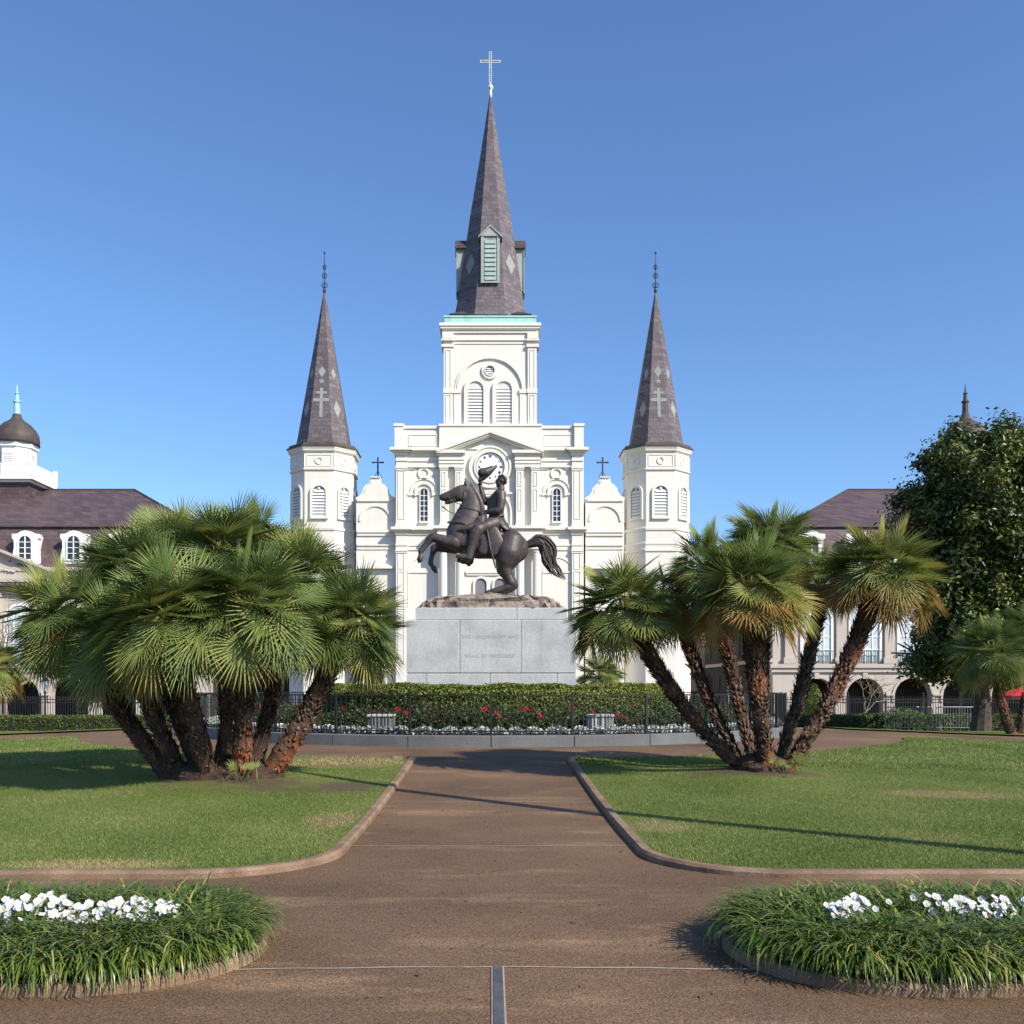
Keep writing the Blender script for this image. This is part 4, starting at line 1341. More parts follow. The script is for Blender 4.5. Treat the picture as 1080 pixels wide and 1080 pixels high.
# raised near fore leg and far fore leg
h.chain([(300, 560, 50, -.24), (250, 555, 38, -.27), (200, 540, 32, -.28), (165, 528, 27, -.28), (145, 540, 25, -.28), (122, 570, 19, -.28), (98, 603, 18, -.28), (88, 612, 19, -.28), (85, 635, 14, -.28), (87, 648, 17, -.28), (82, 665, 20, -.28), (76, 684, 8, -.28)])
h.chain([(300, 570, 48, .24), (245, 575, 36, .27), (190, 575, 28, .28), (165, 582, 25, .28), (152, 620, 17, .28), (142, 662, 16, .28), (141, 675, 17, .28), (152, 695, 13, .28), (162, 710, 18, .28), (176, 735, 9, .28)])
# hind legs, gathered under the body
for e, du, dv in ((-.24, 0, 0), (.24, -14, -2)):
    h.chain([(625, 660, 66, e), (612, 715, 45, e), (632, 770, 34, e), (655, 812, 31, e), (668, 826, 22, e), (640, 838, 25, e), (585, 855, 21, e), (545, 868, 21, e), (522, 873, 19, e), (505, 884, 22, e), (490, 897, 20, e)] if e < 0 else
            [(620, 665, 66, e), (605, 715, 45, e), (645, 775, 34, e), (672, 818, 30, e), (655, 838, 24, e), (610, 862, 20, e), (575, 878, 20, e), (555, 890, 22, e), (540, 902, 18, e)])
# mane ridge waves
for e in (-.03, .05):                                                    # crest of the mane
    h.chain([(478, 400, 15, e), (474, 350, 17, e), (462, 300, 19, e), (440, 248, 19, e), (412, 205, 17, e), (385, 180, 13, e), (362, 176, 8, e)])
horse = h.build('horse', MT['bronze'], statue, 0.016, 7)
# tail of separate wavy strands
m = MB(); rr = random.Random(5)
base = [(745, 572), (790, 555), (830, 538), (868, 552), (890, 600), (893, 650), (910, 700), (950, 750), (1000, 788)]
wid = [14, 20, 32, 42, 46, 42, 36, 26, 4]
for k in range(54):
    o = rr.uniform(-1, 1); y = rr.uniform(-.13, .13); ph = rr.uniform(0, 6); end = rr.uniform(.72, 1)
    pts, rad = [], []
    for i in range(34):
        t = i / 33 * end * (len(base) - 1)
        j = min(int(t), len(base) - 2); f = t - j
        bu = base[j][0] * (1 - f) + base[j + 1][0] * f; bv = base[j][1] * (1 - f) + base[j + 1][1] * f
        w_ = wid[j] * (1 - f) + wid[j + 1] * f
        du = base[j + 1][0] - base[j][0]; dv = base[j + 1][1] - base[j][1]; L = hypot(du, dv)
        oo = (o + .16 * sin(t * 2.1 + ph)) * w_
        pts.append(hp(bu - dv / L * oo, bv + du / L * oo, y * min(1, .4 + t * .3)))
        rad.append(.032 * (1 - .75 * (i / 33) ** 2))
    m.tube(pts, rad, 5)
m.build('tail', MT['bronze'], statue, smooth=True)
# saddle cloth, holsters, girth straps
sd = Blob()
sd.chain([(470, 490, 30, 0, 2.2), (520, 500, 34, 0, 2.1), (585, 500, 22, 0, 2.4)])
for e in (-1, 1):
    sd.chain([(480, 402, 26, e * .33), (462, 440, 29, e * .38), (432, 462, 28, e * .42), (392, 474, 25, e * .45), (352, 482, 20, e * .44), (326, 490, 12, e * .42)])
    sd.chain([(452, 420, 20, e * .40), (470, 436, 24, e * .42), (448, 452, 18, e * .46)])
    sd.chain([(405, 452, 9, e * .47), (400, 500, 9, e * .48)]); sd.chain([(370, 460, 8, e * .46), (366, 504, 8, e * .465)])
    sd.chain([(590, 512, 18, e * .34), (585, 502, 16, e * .22)])
    sd.chain([(355, 525, 40, e * .385, .35), (366, 560, 36, e * .40, .35)]); sd.chain([(540, 500, 40, e * .42, .3), (560, 560, 46, e * .445, .25), (540, 610, 40, e * .43, .25)])
    sd.chain([(480, 520, 36, e * .40, .35), (500, 580, 40, e * .445, .3), (480, 610, 34, e * .445, .28)])
sd.build('saddle', MT['bronze'], statue, 0.02, 3)
m = MB()
def loop_strap(u0, v0, u1, v1, w, out):
    """strap hugging the body between two side points, round the front"""
    pts = []
    for i in range(15):
        a = -pi / 2 + pi * i / 14
        pts.append(hp(u1 + (u0 - u1) * cos(a), v1 + (v0 - v1) * cos(a), out * sin(a)))
    m.tube(pts, w, 6)
loop_strap(252, 425, 370, 440, .02, .33)
m.tube([hp(235, 285, -.07), hp(300, 305, -.18), hp(400, 345, -.24), hp(465, 366, -.12)], .012, 5)
m.tube([hp(222, 330, -.12), hp(232, 340, -.14), hp(262, 362, -.16), hp(300, 382, -.25), hp(340, 392, -.27)], [.028, .022, .012, .012, .012], 5)
for e in (-.13, .13):
    m.tube([hp(372, 200, e * .9), hp(335, 222, e * 1.02), hp(300, 240, e * .98), hp(262, 262, e * .8)], .012, 5)
    m.tube([hp(262, 262, e * .82), hp(268, 285, e * .7), hp(262, 300, e * .4)], .012, 5)
    m.tube([hp(372, 200, e * .95), hp(358, 240, e * 1.25), hp(345, 290, e * .8)], .012, 5)
m.tube([hp(455, 490, -.42), hp(400, 570, -.46), hp(362, 618, -.46)], .016, 5)
m.build('bridle', MT['bronze'], statue, smooth=True)
# rider: one continuous body, then coat skirt, hat and sabre
r = Blob()
r.chain([(553, 425, 52, 0, 1.05), (560, 385, 46, 0, 1.05), (562, 330, 50, 0, 1.1), (566, 285, 50, 0, 1.2), (583, 245, 34, 0, 1.7)])
r.chain([(540, 300, 36, 0, 1.25), (535, 345, 34, 0, 1.2)])
r.chain([(588, 240, 24, 0, 1.1), (592, 208, 22, 0, 1)])
r.ball(hp(596, 160), 30 * HR, .125, 36 * HR); r.ball(hp(584, 178), 26 * HR, .1, 26 * HR)     # skull, jaw
r.chain([(566, 160, 8, 0, 1), (559, 171, 7, 0, 1), (562, 178, 5, 0)]); r.ball(hp(569, 194), 10 * HR, .06, 9 * HR)     # nose, chin
r.ball(hp(568, 184), 9 * HR, .055, 5 * HR); r.ball(hp(570, 154), 8 * HR, .085, 5 * HR)          # lips, brow
for e in (-.12, .12): r.ball(hp(600, 166, e), 7 * HR, .02, 11 * HR)
r.chain([(580, 136, 10, 0, 2.2), (600, 134, 12, 0, 2.4), (616, 150, 13, 0, 2.6), (618, 172, 11, 0, 2.6)])
r.chain([(590, 255, 30, -.27), (592, 300, 29, -.33), (586, 350, 25, -.36), (570, 365, 24, -.35), (530, 366, 20, -.26), (500, 366, 15, -.17), (482, 366, 13, -.13)])
r.chain([(582, 255, 30, .27), (545, 275, 28, .34), (500, 284, 23, .36), (482, 270, 21, .36), (472, 235, 18, .34), (463, 200, 14, .32), (461, 186, 12, .31)])
# hands with separate fingers
def hand(cu, cv, cy, du, dv, curl):
    r.ball(hp(cu, cv, cy), 15 * HR, .045, 13 * HR)
    for f in range(4):
        yy = cy - .045 + .03 * f; L = (13, 15, 14, 11)[f]
        p0 = (cu + du * .5, cv + dv * .5); p1 = (cu + du * L / 12, cv + dv * L / 12); p2 = (p1[0] + curl[0], p1[1] + curl[1])
        r.chain([(p0[0], p0[1], 4.6, yy), (p1[0], p1[1], 4.2, yy), (p2[0], p2[1], 3.4, yy)])
    r.chain([(cu, cv, 5, cy - .05), (cu + curl[0] * 1.1, cv + curl[1] * 1.1, 4.6, cy - .08), (cu + curl[0] + du * .6, cv + curl[1] + dv * .6, 3.8, cy - .07)])
hand(472, 366, -.12, -12, 2, (3, 9))
hand(457, 172, .31, -5, -12, (10, -4))
for e in (-1, 1):
    r.chain([(548, 440, 50, e * .16), (500, 462, 44, e * .36), (452, 482, 38, e * .45), (432, 500, 34, e * .47), (420, 545, 34, e * .47), (405, 600, 27, e * .47), (393, 640, 23, e * .47), (388, 662, 20, e * .47), (350, 658, 16, e * .47), (322, 654, 12, e * .47)])
    r.chain([(446, 486, 42, e * .46), (432, 505, 41, e * .47), (420, 540, 36, e * .47)]); r.chain([(400, 610, 27, e * .47), (390, 660, 25, e * .47), (345, 656, 19, e * .47), (322, 653, 15, e * .47)])                                  # boot top
    r.chain([(388, 662, 20, e * .47), (384, 682, 12, e * .47)])
    for k in range(10):                                                                      # epaulette fringe
        r.ball(hp(575 + 4 * k, 262, e * (.34 - .006 * k)), 5 * HR, .03, 14 * HR)
    r.chain([(570, 247, 14, e * .31), (608, 249, 14, e * .31)])
    r.chain([(535, 392, 11, e * .22), (570, 394, 11, e * .24), (602, 388, 11, e * .18)])
rider = r.build('rider', MT['bronze'], statue, 0.016, 3)
m = MB()
for e in (-1, 1):
    rings = []
    for u0, v0, u1, v1, yy in ((560, 385, 600, 375, .2), (580, 430, 618, 415, .3), (600, 465, 640, 455, .35), (625, 485, 655, 487, .36)):
        a, b = hp(u0, v0, e * yy), hp(u1, v1, e * (yy - .16))
        d = Vector((.0, e * .035, .03))
        rings.append([tuple(a), tuple(a.lerp(b, .5) + d), tuple(b), tuple(b - Vector((0, e * .04, .0))), tuple(a.lerp(b, .5) - d * .4), tuple(a - Vector((0, e * .04, 0)))])
    m.loft(rings)
m.build('coat_skirt', MT['bronze'], rider)
hat = Blob()
for e in (-.09, 0, .09):
    y = .31 + e
    hat.chain([(460, 98, 16, y), (470, 100, 28, y), (495, 98, 28, y), (518, 86, 20, y), (540, 72, 13, y * .5 + .155), (560, 57, 9, .31)])
hat.chain([(470, 110, 20, .31), (462, 130, 14, .31), (458, 150, 9, .31)])
hat.chain([(452, 150, 10, .31, 2), (486, 128, 13, .31, 2.4), (520, 100, 12, .31, 2.2), (552, 62, 8, .31)])
hat.build('hat', MT['bronze'], rider, 0.016, 2)
m = MB()
m.tube([hp(488, 385, -.42), hp(500, 470, -.5), hp(520, 590, -.52), hp(546, 690, -.52), hp(556, 730, -.51)], [.03, .034, .032, .028, .016], 6)
m.tube([hp(500, 392, -.43), hp(486, 378, -.44), hp(474, 392, -.43), hp(482, 410, -.43)], .016, 5)
m.build('sabre', MT['bronze'], rider, smooth=True)
m = MB()
for e in (-1, 1):
    m.tube([hp(380, 668, e * .41), hp(340, 676, e * .41), hp(340, 676, e * .53), hp(380, 668, e * .53)], .014, 5)
    m.tube([hp(362, 618, e * .47), hp(352, 650, e * .47), hp(352, 674, e * .41)], .012, 5)
m.build('stirrup', MT['bronze'], statue)

# ------------------------------------------------------------------ statue garden: kerb, soil, fence, hedge, roses
RF = 8.8
Zg = 0.33
def circ(r, a): return (CX + r * sin(a), CY - r * cos(a))      # angle 0 faces the camera
kr = empty('fence_kerb', (CX, CY, Zg), 'low grey granite kerb carrying the ring of iron fence round the statue', 'kerb')
m = MB(); N = 30
for k in range(N):
    a0, a1 = 2 * pi * k / N + .0012, 2 * pi * (k + 1) / N - .0012
    rings = []
    for i in range(7):
        a = a0 + (a1 - a0) * i / 6
        o, n_ = circ(RF + .16, a), circ(RF - .16, a)
        rings.append([(o[0], o[1], Zg - .2), (o[0], o[1], Zg + .235), (o[0] * .998, CY + (o[1] - CY) * .998, Zg + .25), (n_[0], n_[1], Zg + .25), (n_[0], n_[1], Zg - .2)])
    m.loft(rings)
m.build('kerb_stones', MT['kerbgranite'], kr)
m = MB(); m.lathe([(RF - .161, Zg - .1), (RF - .161, Zg + .17), (6.0, Zg + .24), (3.5, Zg + .24)], CX, CY, 90)
tag(m.build('flower_bed_soil', MT['soil']), 'bare brown soil of the round bed inside the statue fence', 'soil', kind='structure')

fence = empty('iron_fence', (CX, CY, Zg + .25), 'low black iron picket fence ringing the statue on a granite kerb', 'fence')
zt, zb = 1.475, Zg + .25
for k in range(N):
    a0, a1 = 2 * pi * k / N, 2 * pi * (k + 1) / N
    p = circ(RF, a0)
    m = MB(); m.T = TR(p[0], p[1], 0, a0)
    m.box(-.028, .028, -.028, .028, zb, zt + .03); m.box(-.05, .05, -.05, .05, zb - .002, zb + .025)
    m.build('fence_post', MT['iron'], fence)
    m = MB()
    for zz, t in ((zt, .016), (zb + .09, .014)):
        rings = []
        for i in range(6):
            a = a0 + (a1 - a0) * i / 5
            o, n_ = circ(RF + .02, a), circ(RF - .02, a)
            rings.append([(o[0], o[1], zz - t), (o[0], o[1], zz + t), (n_[0], n_[1], zz + t), (n_[0], n_[1], zz - t)])
        m.loft(rings)
    for i in range(1, 14):
        a = a0 + (a1 - a0) * i / 14
        q = circ(RF, a); t = .0085
        m.T = TR(q[0], q[1], 0, a)
        m.box(-t, t, -t, t, zb + .03 if i % 7 else zb - .0, zt - .016)
        m.T = None
    m.build('picket_panel', MT['iron'], fence)

def hedge_leaf_obj(name, P, Nn, size, mt, parent=None, tint=None, aspect=.6, jit=.7):
    if tint is None: tint = np.clip(rng.normal(.4, .2, len(P)), 0, 1)
    V, F, T = leaves(P, Nn, size, tint, aspect, jit)
    return np_obj(name, V, F, mt, parent, T)
# ring hedge with a rounded shoulder and lighter leaves towards the top
RH, HZ = 5.5, 1.72
hd = empty('clipped_hedge', (CX, CY, Zg), 'tall clipped ring hedge hiding the foot of the pedestal', 'hedge')
prof = [(RH - .08, Zg), (RH - .06, HZ - .35), (RH - .14, HZ - .16), (RH - .32, HZ - .07), (RH - .8, HZ - .05), (RH - 1.3, HZ - .1), (RH - 1.5, HZ - .4), (RH - 1.5, Zg)]
m = MB(); rings = []
for i in range(96):
    a = 2 * pi * i / 96
    rings.append([(*circ(r_ + random.uniform(-.03, .03), a), z + random.uniform(-.02, .02)) for r_, z in prof])
rings.append(rings[0]); m.loft(rings, cap=False)
m.build('twigs', mat('hedge_inside', [(.012, .018, .006), (.03, .04, .012)], 9, .95, 30, .8, .04), hd)
n = 70000
a = rng.uniform(-pi, pi, n); a = np.where(rng.random(n) < .75, rng.uniform(-1.75, 1.75, n), a)
u = rng.random(n)
top = u > .62
zz = np.where(top, HZ - .03, Zg + .1 + (HZ - .25 - Zg) * rng.random(n))
rr_ = np.where(top, RH - 1.25 * rng.random(n) ** 1.6, RH)
sh = top & (rr_ > RH - .25)
zz = zz - np.where(top, np.clip(.3 - (RH - rr_), 0, .3) ** 2 * 2.2, 0) + rng.normal(0, .022, n) + .025 * np.sin(a * 23) + .02 * np.sin(a * 9)
rr_ = rr_ + np.abs(rng.normal(0, .05, n)) - .03
P = np.stack([CX + rr_ * np.sin(a), CY - rr_ * np.cos(a), zz], 1)
Nn = np.where(top[:, None], np.array([0, 0, 1.0]), np.stack([np.sin(a), -np.cos(a), np.full(n, .25)], 1))
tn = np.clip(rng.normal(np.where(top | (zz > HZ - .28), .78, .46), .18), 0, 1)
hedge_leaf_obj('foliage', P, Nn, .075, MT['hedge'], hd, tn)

# white bedding strip
n = 80000
a = rng.uniform(-pi, pi, n)
rr_ = RF - .36 + rng.normal(0, .09, n)
bz = Zg + .26 + .12 * np.abs(np.sin(a * 61 + np.sin(a * 17))) * rng.random(n) + .07 * rng.random(n)
P = np.stack([CX + rr_ * np.sin(a), CY - rr_ * np.cos(a), bz], 1)
t = np.where(rng.random(n) < .72, rng.uniform(.3, 1, n), rng.uniform(0, .12, n))
V, F, T = leaves(P, np.tile([0, -.3, 1.0], (n, 1)), .05, t, .9, .8)
tag(np_obj('white_bedding_flowers', V, F, MT['alyssum'], tint=T), 'low white bedding flowers edging the statue bed behind the fence', 'flowers', kind='stuff')

# rose bushes: two prototypes copied round the bed
def blossom(mb, c, r, nn):
    nn = Vector(nn).normalized(); u = nn.orthogonal().normalized(); w = nn.cross(u)
    c = Vector(c)
    for ring, (rad, cup, cnt) in enumerate(((1.0, .15, 6), (.7, .45, 5), (.38, .75, 4))):
        for i in range(cnt):
            a = 2 * pi * (i + .5 * ring) / cnt; b = pi / cnt * 1.25
            p = [c, c + (u * cos(a - b) + w * sin(a - b)) * r * rad * .72 + nn * r * cup * .7, c + (u * cos(a) + w * sin(a)) * r * rad + nn * r * cup, c + (u * cos(a + b) + w * sin(a + b)) * r * rad * .72 + nn * r * cup * .7]
            mb.add(p, [(0, 1, 2, 3)])
def rose_bush(seed, nrose):
    rg = np.random.default_rng(seed)
    b = empty('rose_bush', (0, 0, 0), 'small dark rose bush with red blooms inside the statue fence', 'rose bush', 'rose bushes between the fence and the hedge')
    n = 900
    cl = rg.normal(0, 1, (26, 3)) * np.array([.24, .2, .14]) + np.array([0, 0, .34])
    P = cl[rg.integers(0, 26, n)] + rg.normal(0, .085, (n, 3))
    P[:, 2] = np.clip(P[:, 2], .04, .72)
    hedge_leaf_obj('foliage', P, P - np.array([0, 0, .3]), .075, MT['rosebush'], b, np.clip(rg.normal(.4, .25, n), 0, 1), .65)
    m = MB()
    for k in range(7):
        a = rg.uniform(0, 6.28); m.tube([(0, 0, -.02), (.1 * cos(a), .1 * sin(a), .25), (.28 * cos(a), .24 * sin(a), .45)], [.012, .009, .004], 4)
    m.build('stem', MT['bark'], b)
    for k in range(nrose):
        a = rg.uniform(-1.2, 1.2); p = (rg.uniform(-.36, .36), -.22 - .14 * rg.random(), rg.uniform(.26, .64))
        m = MB(); blossom(m, p, rg.uniform(.034, .055), (rg.normal(0, .4), -1, .5 + rg.normal(0, .3)))
        m.build('rose', MT['rose'], b)
    return b
protos = [rose_bush(s, q) for s, q in ((11, 3), (12, 1), (13, 5), (14, 2))]
usd = [False] * 4
k = 0
for R_, nb, span, jit in ((7.55, 27, 1.75, .2), (6.75, 22, 1.6, .2)):
    for i in range(nb):
        a = -span + 2 * span * i / (nb - 1) + random.uniform(-.03, .03)
        p = circ(R_ + random.uniform(-jit, jit), a); pi_ = random.randrange(4)
        z = Zg + .2
        lab = 'small dark rose bush with red blooms inside the statue fence'
        if not usd[pi_]:
            o = protos[pi_]; o.location = (p[0], p[1], z); o.rotation_euler = (0, 0, a); usd[pi_] = True
        else:
            s_ = random.uniform(.8, 1.12); o = copy_thing(protos[pi_], (p[0], p[1], z), a + random.uniform(-.25, .25), (s_, s_, s_))
        o['label'] = lab
# fluted stone boxes behind the fence
for s, lab in ((-1, 'grey fluted stone box behind the fence, left of the path'), (1, 'pale fluted stone box behind the fence, right of the path')):
    a = -.325 if s < 0 else .322
    p = circ(8.05, a)
    b = empty('stone_box', (p[0], p[1], Zg + .19), lab, 'stone box', 'fluted stone boxes in the flower bed', 0)
    z = Zg + .19
    m = MB()
    m.box(p[0] - .25, p[0] + .25, p[1] - .22, p[1] + .22, z, z + .44)
    for i in range(6):
        x = p[0] - .25 + .5 * (i + .5) / 6
        m.lathe([(.034, z + .012), (.038, z + .43)], x, p[1] - .232, 8)
        m.lathe([(.034, z + .012), (.038, z + .43)], p[0] + .262, p[1] - .2 + .4 * i / 5, 8); m.lathe([(.034, z + .012), (.038, z + .43)], p[0] - .262, p[1] - .2 + .4 * i / 5, 8)
    m.build('body', MT['granite'] if s > 0 else MT['kerbgranite'], b)
    m = MB(); chamfer_box(m, p[0] - .31, p[0] + .31, p[1] - .29, p[1] + .29, z + .445, z + .50, .012)
    m.build('cap', MT['granite'], b)

# ------------------------------------------------------------------ palms
def fan(acc, hub, d, up, L, nl, spread, droop, cup, t0, t1, rg):
    """one fan leaf: nl folded leaflets from the hub; tint runs t0 (inner) to t1 (tips)"""
    d = d / np.linalg.norm(d)
    s = np.cross(d, up); s /= np.linalg.norm(s) + 1e-9
    n = np.cross(s, d)
    ph = np.linspace(-spread, spread, nl) + rg.normal(0, .02, nl)
    Li = L * (1 - .30 * (np.abs(ph) / spread) ** 2) * rg.uniform(.88, 1.06, nl)
    D = np.cos(ph)[:, None] * d + np.sin(ph)[:, None] * s + (cup * np.abs(ph) / spread)[:, None] * n
    D /= np.linalg.norm(D, axis=1)[:, None]
    Tn = -np.sin(ph)[:, None] * d + np.cos(ph)[:, None] * s
    dphi = 2 * spread / (nl - 1)
    rows = []
    for t, wf in ((.05, 1.0), (.40, .92), (.72, .55), (1.0, 0)):
        w = np.minimum(Li * min(t, .42) * dphi * .5, .0175) * (wf if t > .05 else 1)
        c = hub + D * (Li * t)[:, None]
        c[:, 2] -= droop * Li * t ** 2.2 * rg.uniform(.6, 1.4, nl)
        fold = .55
        rows.append((c + Tn * w[:, None] + n * (w * fold)[:, None], c - n * (w * fold)[:, None], c - Tn * w[:, None] + n * (w * fold)[:, None], t))
    A, B_, C_ = rows[0], rows[1], rows[2]
    tip = rows[3][1]
    V = np.concatenate([A[1], B_[0], B_[1], B_[2], C_[0], C_[1], C_[2], tip], 0)
    tt = np.concatenate([np.full(nl, t0), np.full(3 * nl, t0 + (t1 - t0) * .3), np.full(3 * nl, t0 + (t1 - t0) * .65), np.full(nl, t1)])
    tt = tt + np.tile(rg.normal(0, .035, nl), 8)
    i = np.arange(nl)
    o = [i + k * nl for k in range(8)]
    F = np.concatenate([np.stack(q, 1) for q in ((o[0], o[1], o[2]), (o[0], o[2], o[3]), (o[1], o[4], o[5]), (o[1], o[5], o[2]), (o[2], o[5], o[6]), (o[2], o[6], o[3]), (o[4], o[7], o[5]), (o[5], o[7], o[6]))], 0)
    acc['V'].append(V); acc['F'].append(F + acc['n']); acc['T'].append(tt); acc['n'] += len(V)
def ribbon(acc, p0, p1, w, t, rg):
    d = p1 - p0; s = np.cross(d, [0, 0, 1.0]); s /= np.linalg.norm(s) + 1e-9
    mid = (p0 + p1) / 2 + np.array([0, 0, .03]); nn = np.cross(s, d); nn /= np.linalg.norm(nn) + 1e-9
    V = np.array([p0 - s * w, p0 + s * w, mid - s * w * .7, mid + s * w * .7, p1 - s * w * .5, p1 + s * w * .5, mid - nn * w])
    F = np.array([[0, 1, 3], [0, 3, 2], [2, 3, 5], [2, 5, 4], [0, 6, 1], [2, 4, 6]])
    acc['V'].append(V); acc['F'].append(F + acc['n']); acc['T'].append(np.full(7, t)); acc['n'] += 7
def crown(parent, c, axis_, n, R, brown, seed, maxpol=1.95, minpol=.12, label=None, mt=None):
    rg = np.random.default_rng(seed)
    c = np.array(c, float); ax = np.array(axis_, float); ax /= np.linalg.norm(ax)
    e1 = np.cross(ax, [.3, .9, .1]); e1 /= np.linalg.norm(e1); e2 = np.cross(ax, e1)
    acc = dict(V=[], F=[], T=[], n=0)
    cm, cM = cos(minpol), cos(maxpol)
    n = int(n * 1.4)
    for k in range(n):
        u = (k + rg.random()) / n
        pol = math.acos(cm + (cM - cm) * u)
        az = k * 2.39996 + rg.normal(0, .25)
        d = ax * cos(pol) + (e1 * cos(az) + e2 * sin(az)) * sin(pol)
        pl = R * rg.uniform(.40, .58)
        h_ = c + d * pl; h_[2] -= .10 * R * sin(pol)
        perp = -ax + d * np.dot(ax, d); perp /= np.linalg.norm(perp) + 1e-6
        be = .08 + .80 * min(1, (pol / 1.45)) ** 1.6 + rg.normal(0, .22)
        d2 = d * cos(be) + perp * sin(be) + np.array([0, 0, -.05 * sin(pol)]) + rg.normal(0, .10, 3)
        up = d * .8 + ax * .5 + np.array([0, 0, .3]) + rg.normal(0, .25, 3)
        if abs(np.dot(d2 / np.linalg.norm(d2), up / np.linalg.norm(up))) > .9: up = e1 + rg.normal(0, .4, 3)
        old = np.clip((pol - 1.25) / .9, 0, 1)
        base_t = np.clip(rg.normal(.23, .15) + .06 * (pol < .5) + .12 * old, .02, .48)
        t0 = np.clip(base_t + brown * old * .45, 0, 1); t1 = np.clip(base_t + .06 + brown * (.25 + .75 * old), 0, 1)
        if rg.random() < brown * old * .6 or k > n - 3: t0, t1 = .85, 1.0
        ribbon(acc, c + d * .05, h_, .014, .55, rg)
        fan(acc, h_, d2, up, R * rg.uniform(.36, .57), 36, rg.uniform(1.95, 2.45), rg.uniform(.02, .08) + .12 * old, rg.uniform(.05, .35), t0, t1, rg)
    return np_obj('crown', np.concatenate(acc['V']), np.concatenate(acc['F']), mt or MT['palm'], parent, np.concatenate(acc['T']))
def trunk(parent, p0, p1, r0, r1, seed, sag=0.0, boots=1.0, label=None):
    """curved fibrous trunk with old leaf-base stubs in a spiral"""
    rg = np.random.default_rng(seed)
    p0, p1 = np.array(p0, float), np.array(p1, float)
    ctrl = (p0 + p1) / 2 + np.array([(p1[0] - p0[0]) * .12, (p1[1] - p0[1]) * .12, -sag])
    nr, na = 26, 14
    rings = []
    C = []
    for k in range(nr):
        t = k / (nr - 1)
        c = (1 - t) ** 2 * p0 + 2 * t * (1 - t) * ctrl + t * t * p1
        C.append(c)
    C = np.array(C); Tn = np.gradient(C, axis=0); Tn /= np.linalg.norm(Tn, axis=1)[:, None]
    fr = []
    for k in range(nr):
        u = np.cross(Tn[k], [.2, 1, .1]); u /= np.linalg.norm(u); w = np.cross(Tn[k], u)
        fr.append((u, w))
        t = k / (nr - 1)
        rad = (r0 + (r1 - r0) * t) * (1 + .15 * np.exp(-t * 9)) * (1 + .10 * np.sin(t * 30 + seed))
        ring = [C[k] + (u * cos(2 * pi * i / na) + w * sin(2 * pi * i / na)) * rad * (1 + rg.normal(0, .07)) for i in range(na)]
        rings.append(ring)
    V = np.array(rings).reshape(-1, 3); F = []
    for k in range(nr - 1):
        for i in range(na):
            j = (i + 1) % na
            a_, b_, c_, d_ = k * na + i, k * na + j, (k + 1) * na + j, (k + 1) * na + i
            F += [[a_, b_, c_], [a_, c_, d_]]
    T = np.zeros(len(V)).tolist(); V = V.tolist()
    L = np.linalg.norm(p1 - p0)
    nb = int(190 * L * boots)
    for q in range(nb):
        t = (q + .5) / nb; t = t * .97 + .02
        if rg.random() > .25 + .75 * min(1, t * 1.6): continue
        k = min(int(t * (nr - 1)), nr - 2)
        a_ = q * 2.39996 + rg.normal(0, .15)
        u, w = fr[k]; tn = Tn[k]
        nrm = u * cos(a_) + w * sin(a_); sd_ = np.cross(tn, nrm)
        rad = r0 + (r1 - r0) * t
        c = C[k] + (C[k + 1] - C[k]) * (t * (nr - 1) - k) + nrm * rad * .92
        ln = rg.uniform(.05, .12); wd = rg.uniform(.025, .045); out = rg.uniform(.3, .9)
        tip = c + tn * ln + nrm * ln * out
        i0 = len(V)
        V += [(c - sd_ * wd).tolist(), (c + sd_ * wd).tolist(), (tip + sd_ * wd * .45).tolist(), (tip - sd_ * wd * .45).tolist(), (c + nrm * ln * .12 + tn * ln * .3 - tn * .03).tolist()]
        pale = rg.random() < .45
        T += [0, 0, .75 * pale * rg.random() + .1, .75 * pale * rg.random() + .1, 0]
        F += [[i0, i0 + 1, i0 + 2], [i0, i0 + 2, i0 + 3], [i0, i0 + 4, i0 + 1], [i0 + 4, i0 + 2, i0 + 1], [i0 + 4, i0, i0 + 3], [i0 + 4, i0 + 3, i0 + 2]]
    for q in range(int(90 * L)):                                                           # loose hanging fibre
        t = rg.random(); k = min(int(t * (nr - 1)), nr - 2); u, w = fr[k]; a_ = rg.uniform(0, 6.28)
        nrm = u * cos(a_) + w * sin(a_); c = C[k] + nrm * (r0 + (r1 - r0) * t)
        i0 = len(V); wd = rg.uniform(.01, .03); dn = np.array([rg.normal(0, .03), rg.normal(0, .03), -rg.uniform(.04, .13)])
        sd_ = np.cross(Tn[k], nrm) * wd
        V += [(c - sd_).tolist(), (c + sd_).tolist(), (c + dn + nrm * rg.uniform(0, .05)).tolist()]; T += [0, 0, .1 * rg.random()]; F += [[i0, i0 + 1, i0 + 2]]
    return np_obj('trunk', np.array(V), np.array(F), MT['trunk'], parent, T)
def pxp(px, py, y): return np.array([(px - 518) * y / 1050, y, 1.65 + (725 - py) * y / 1050])
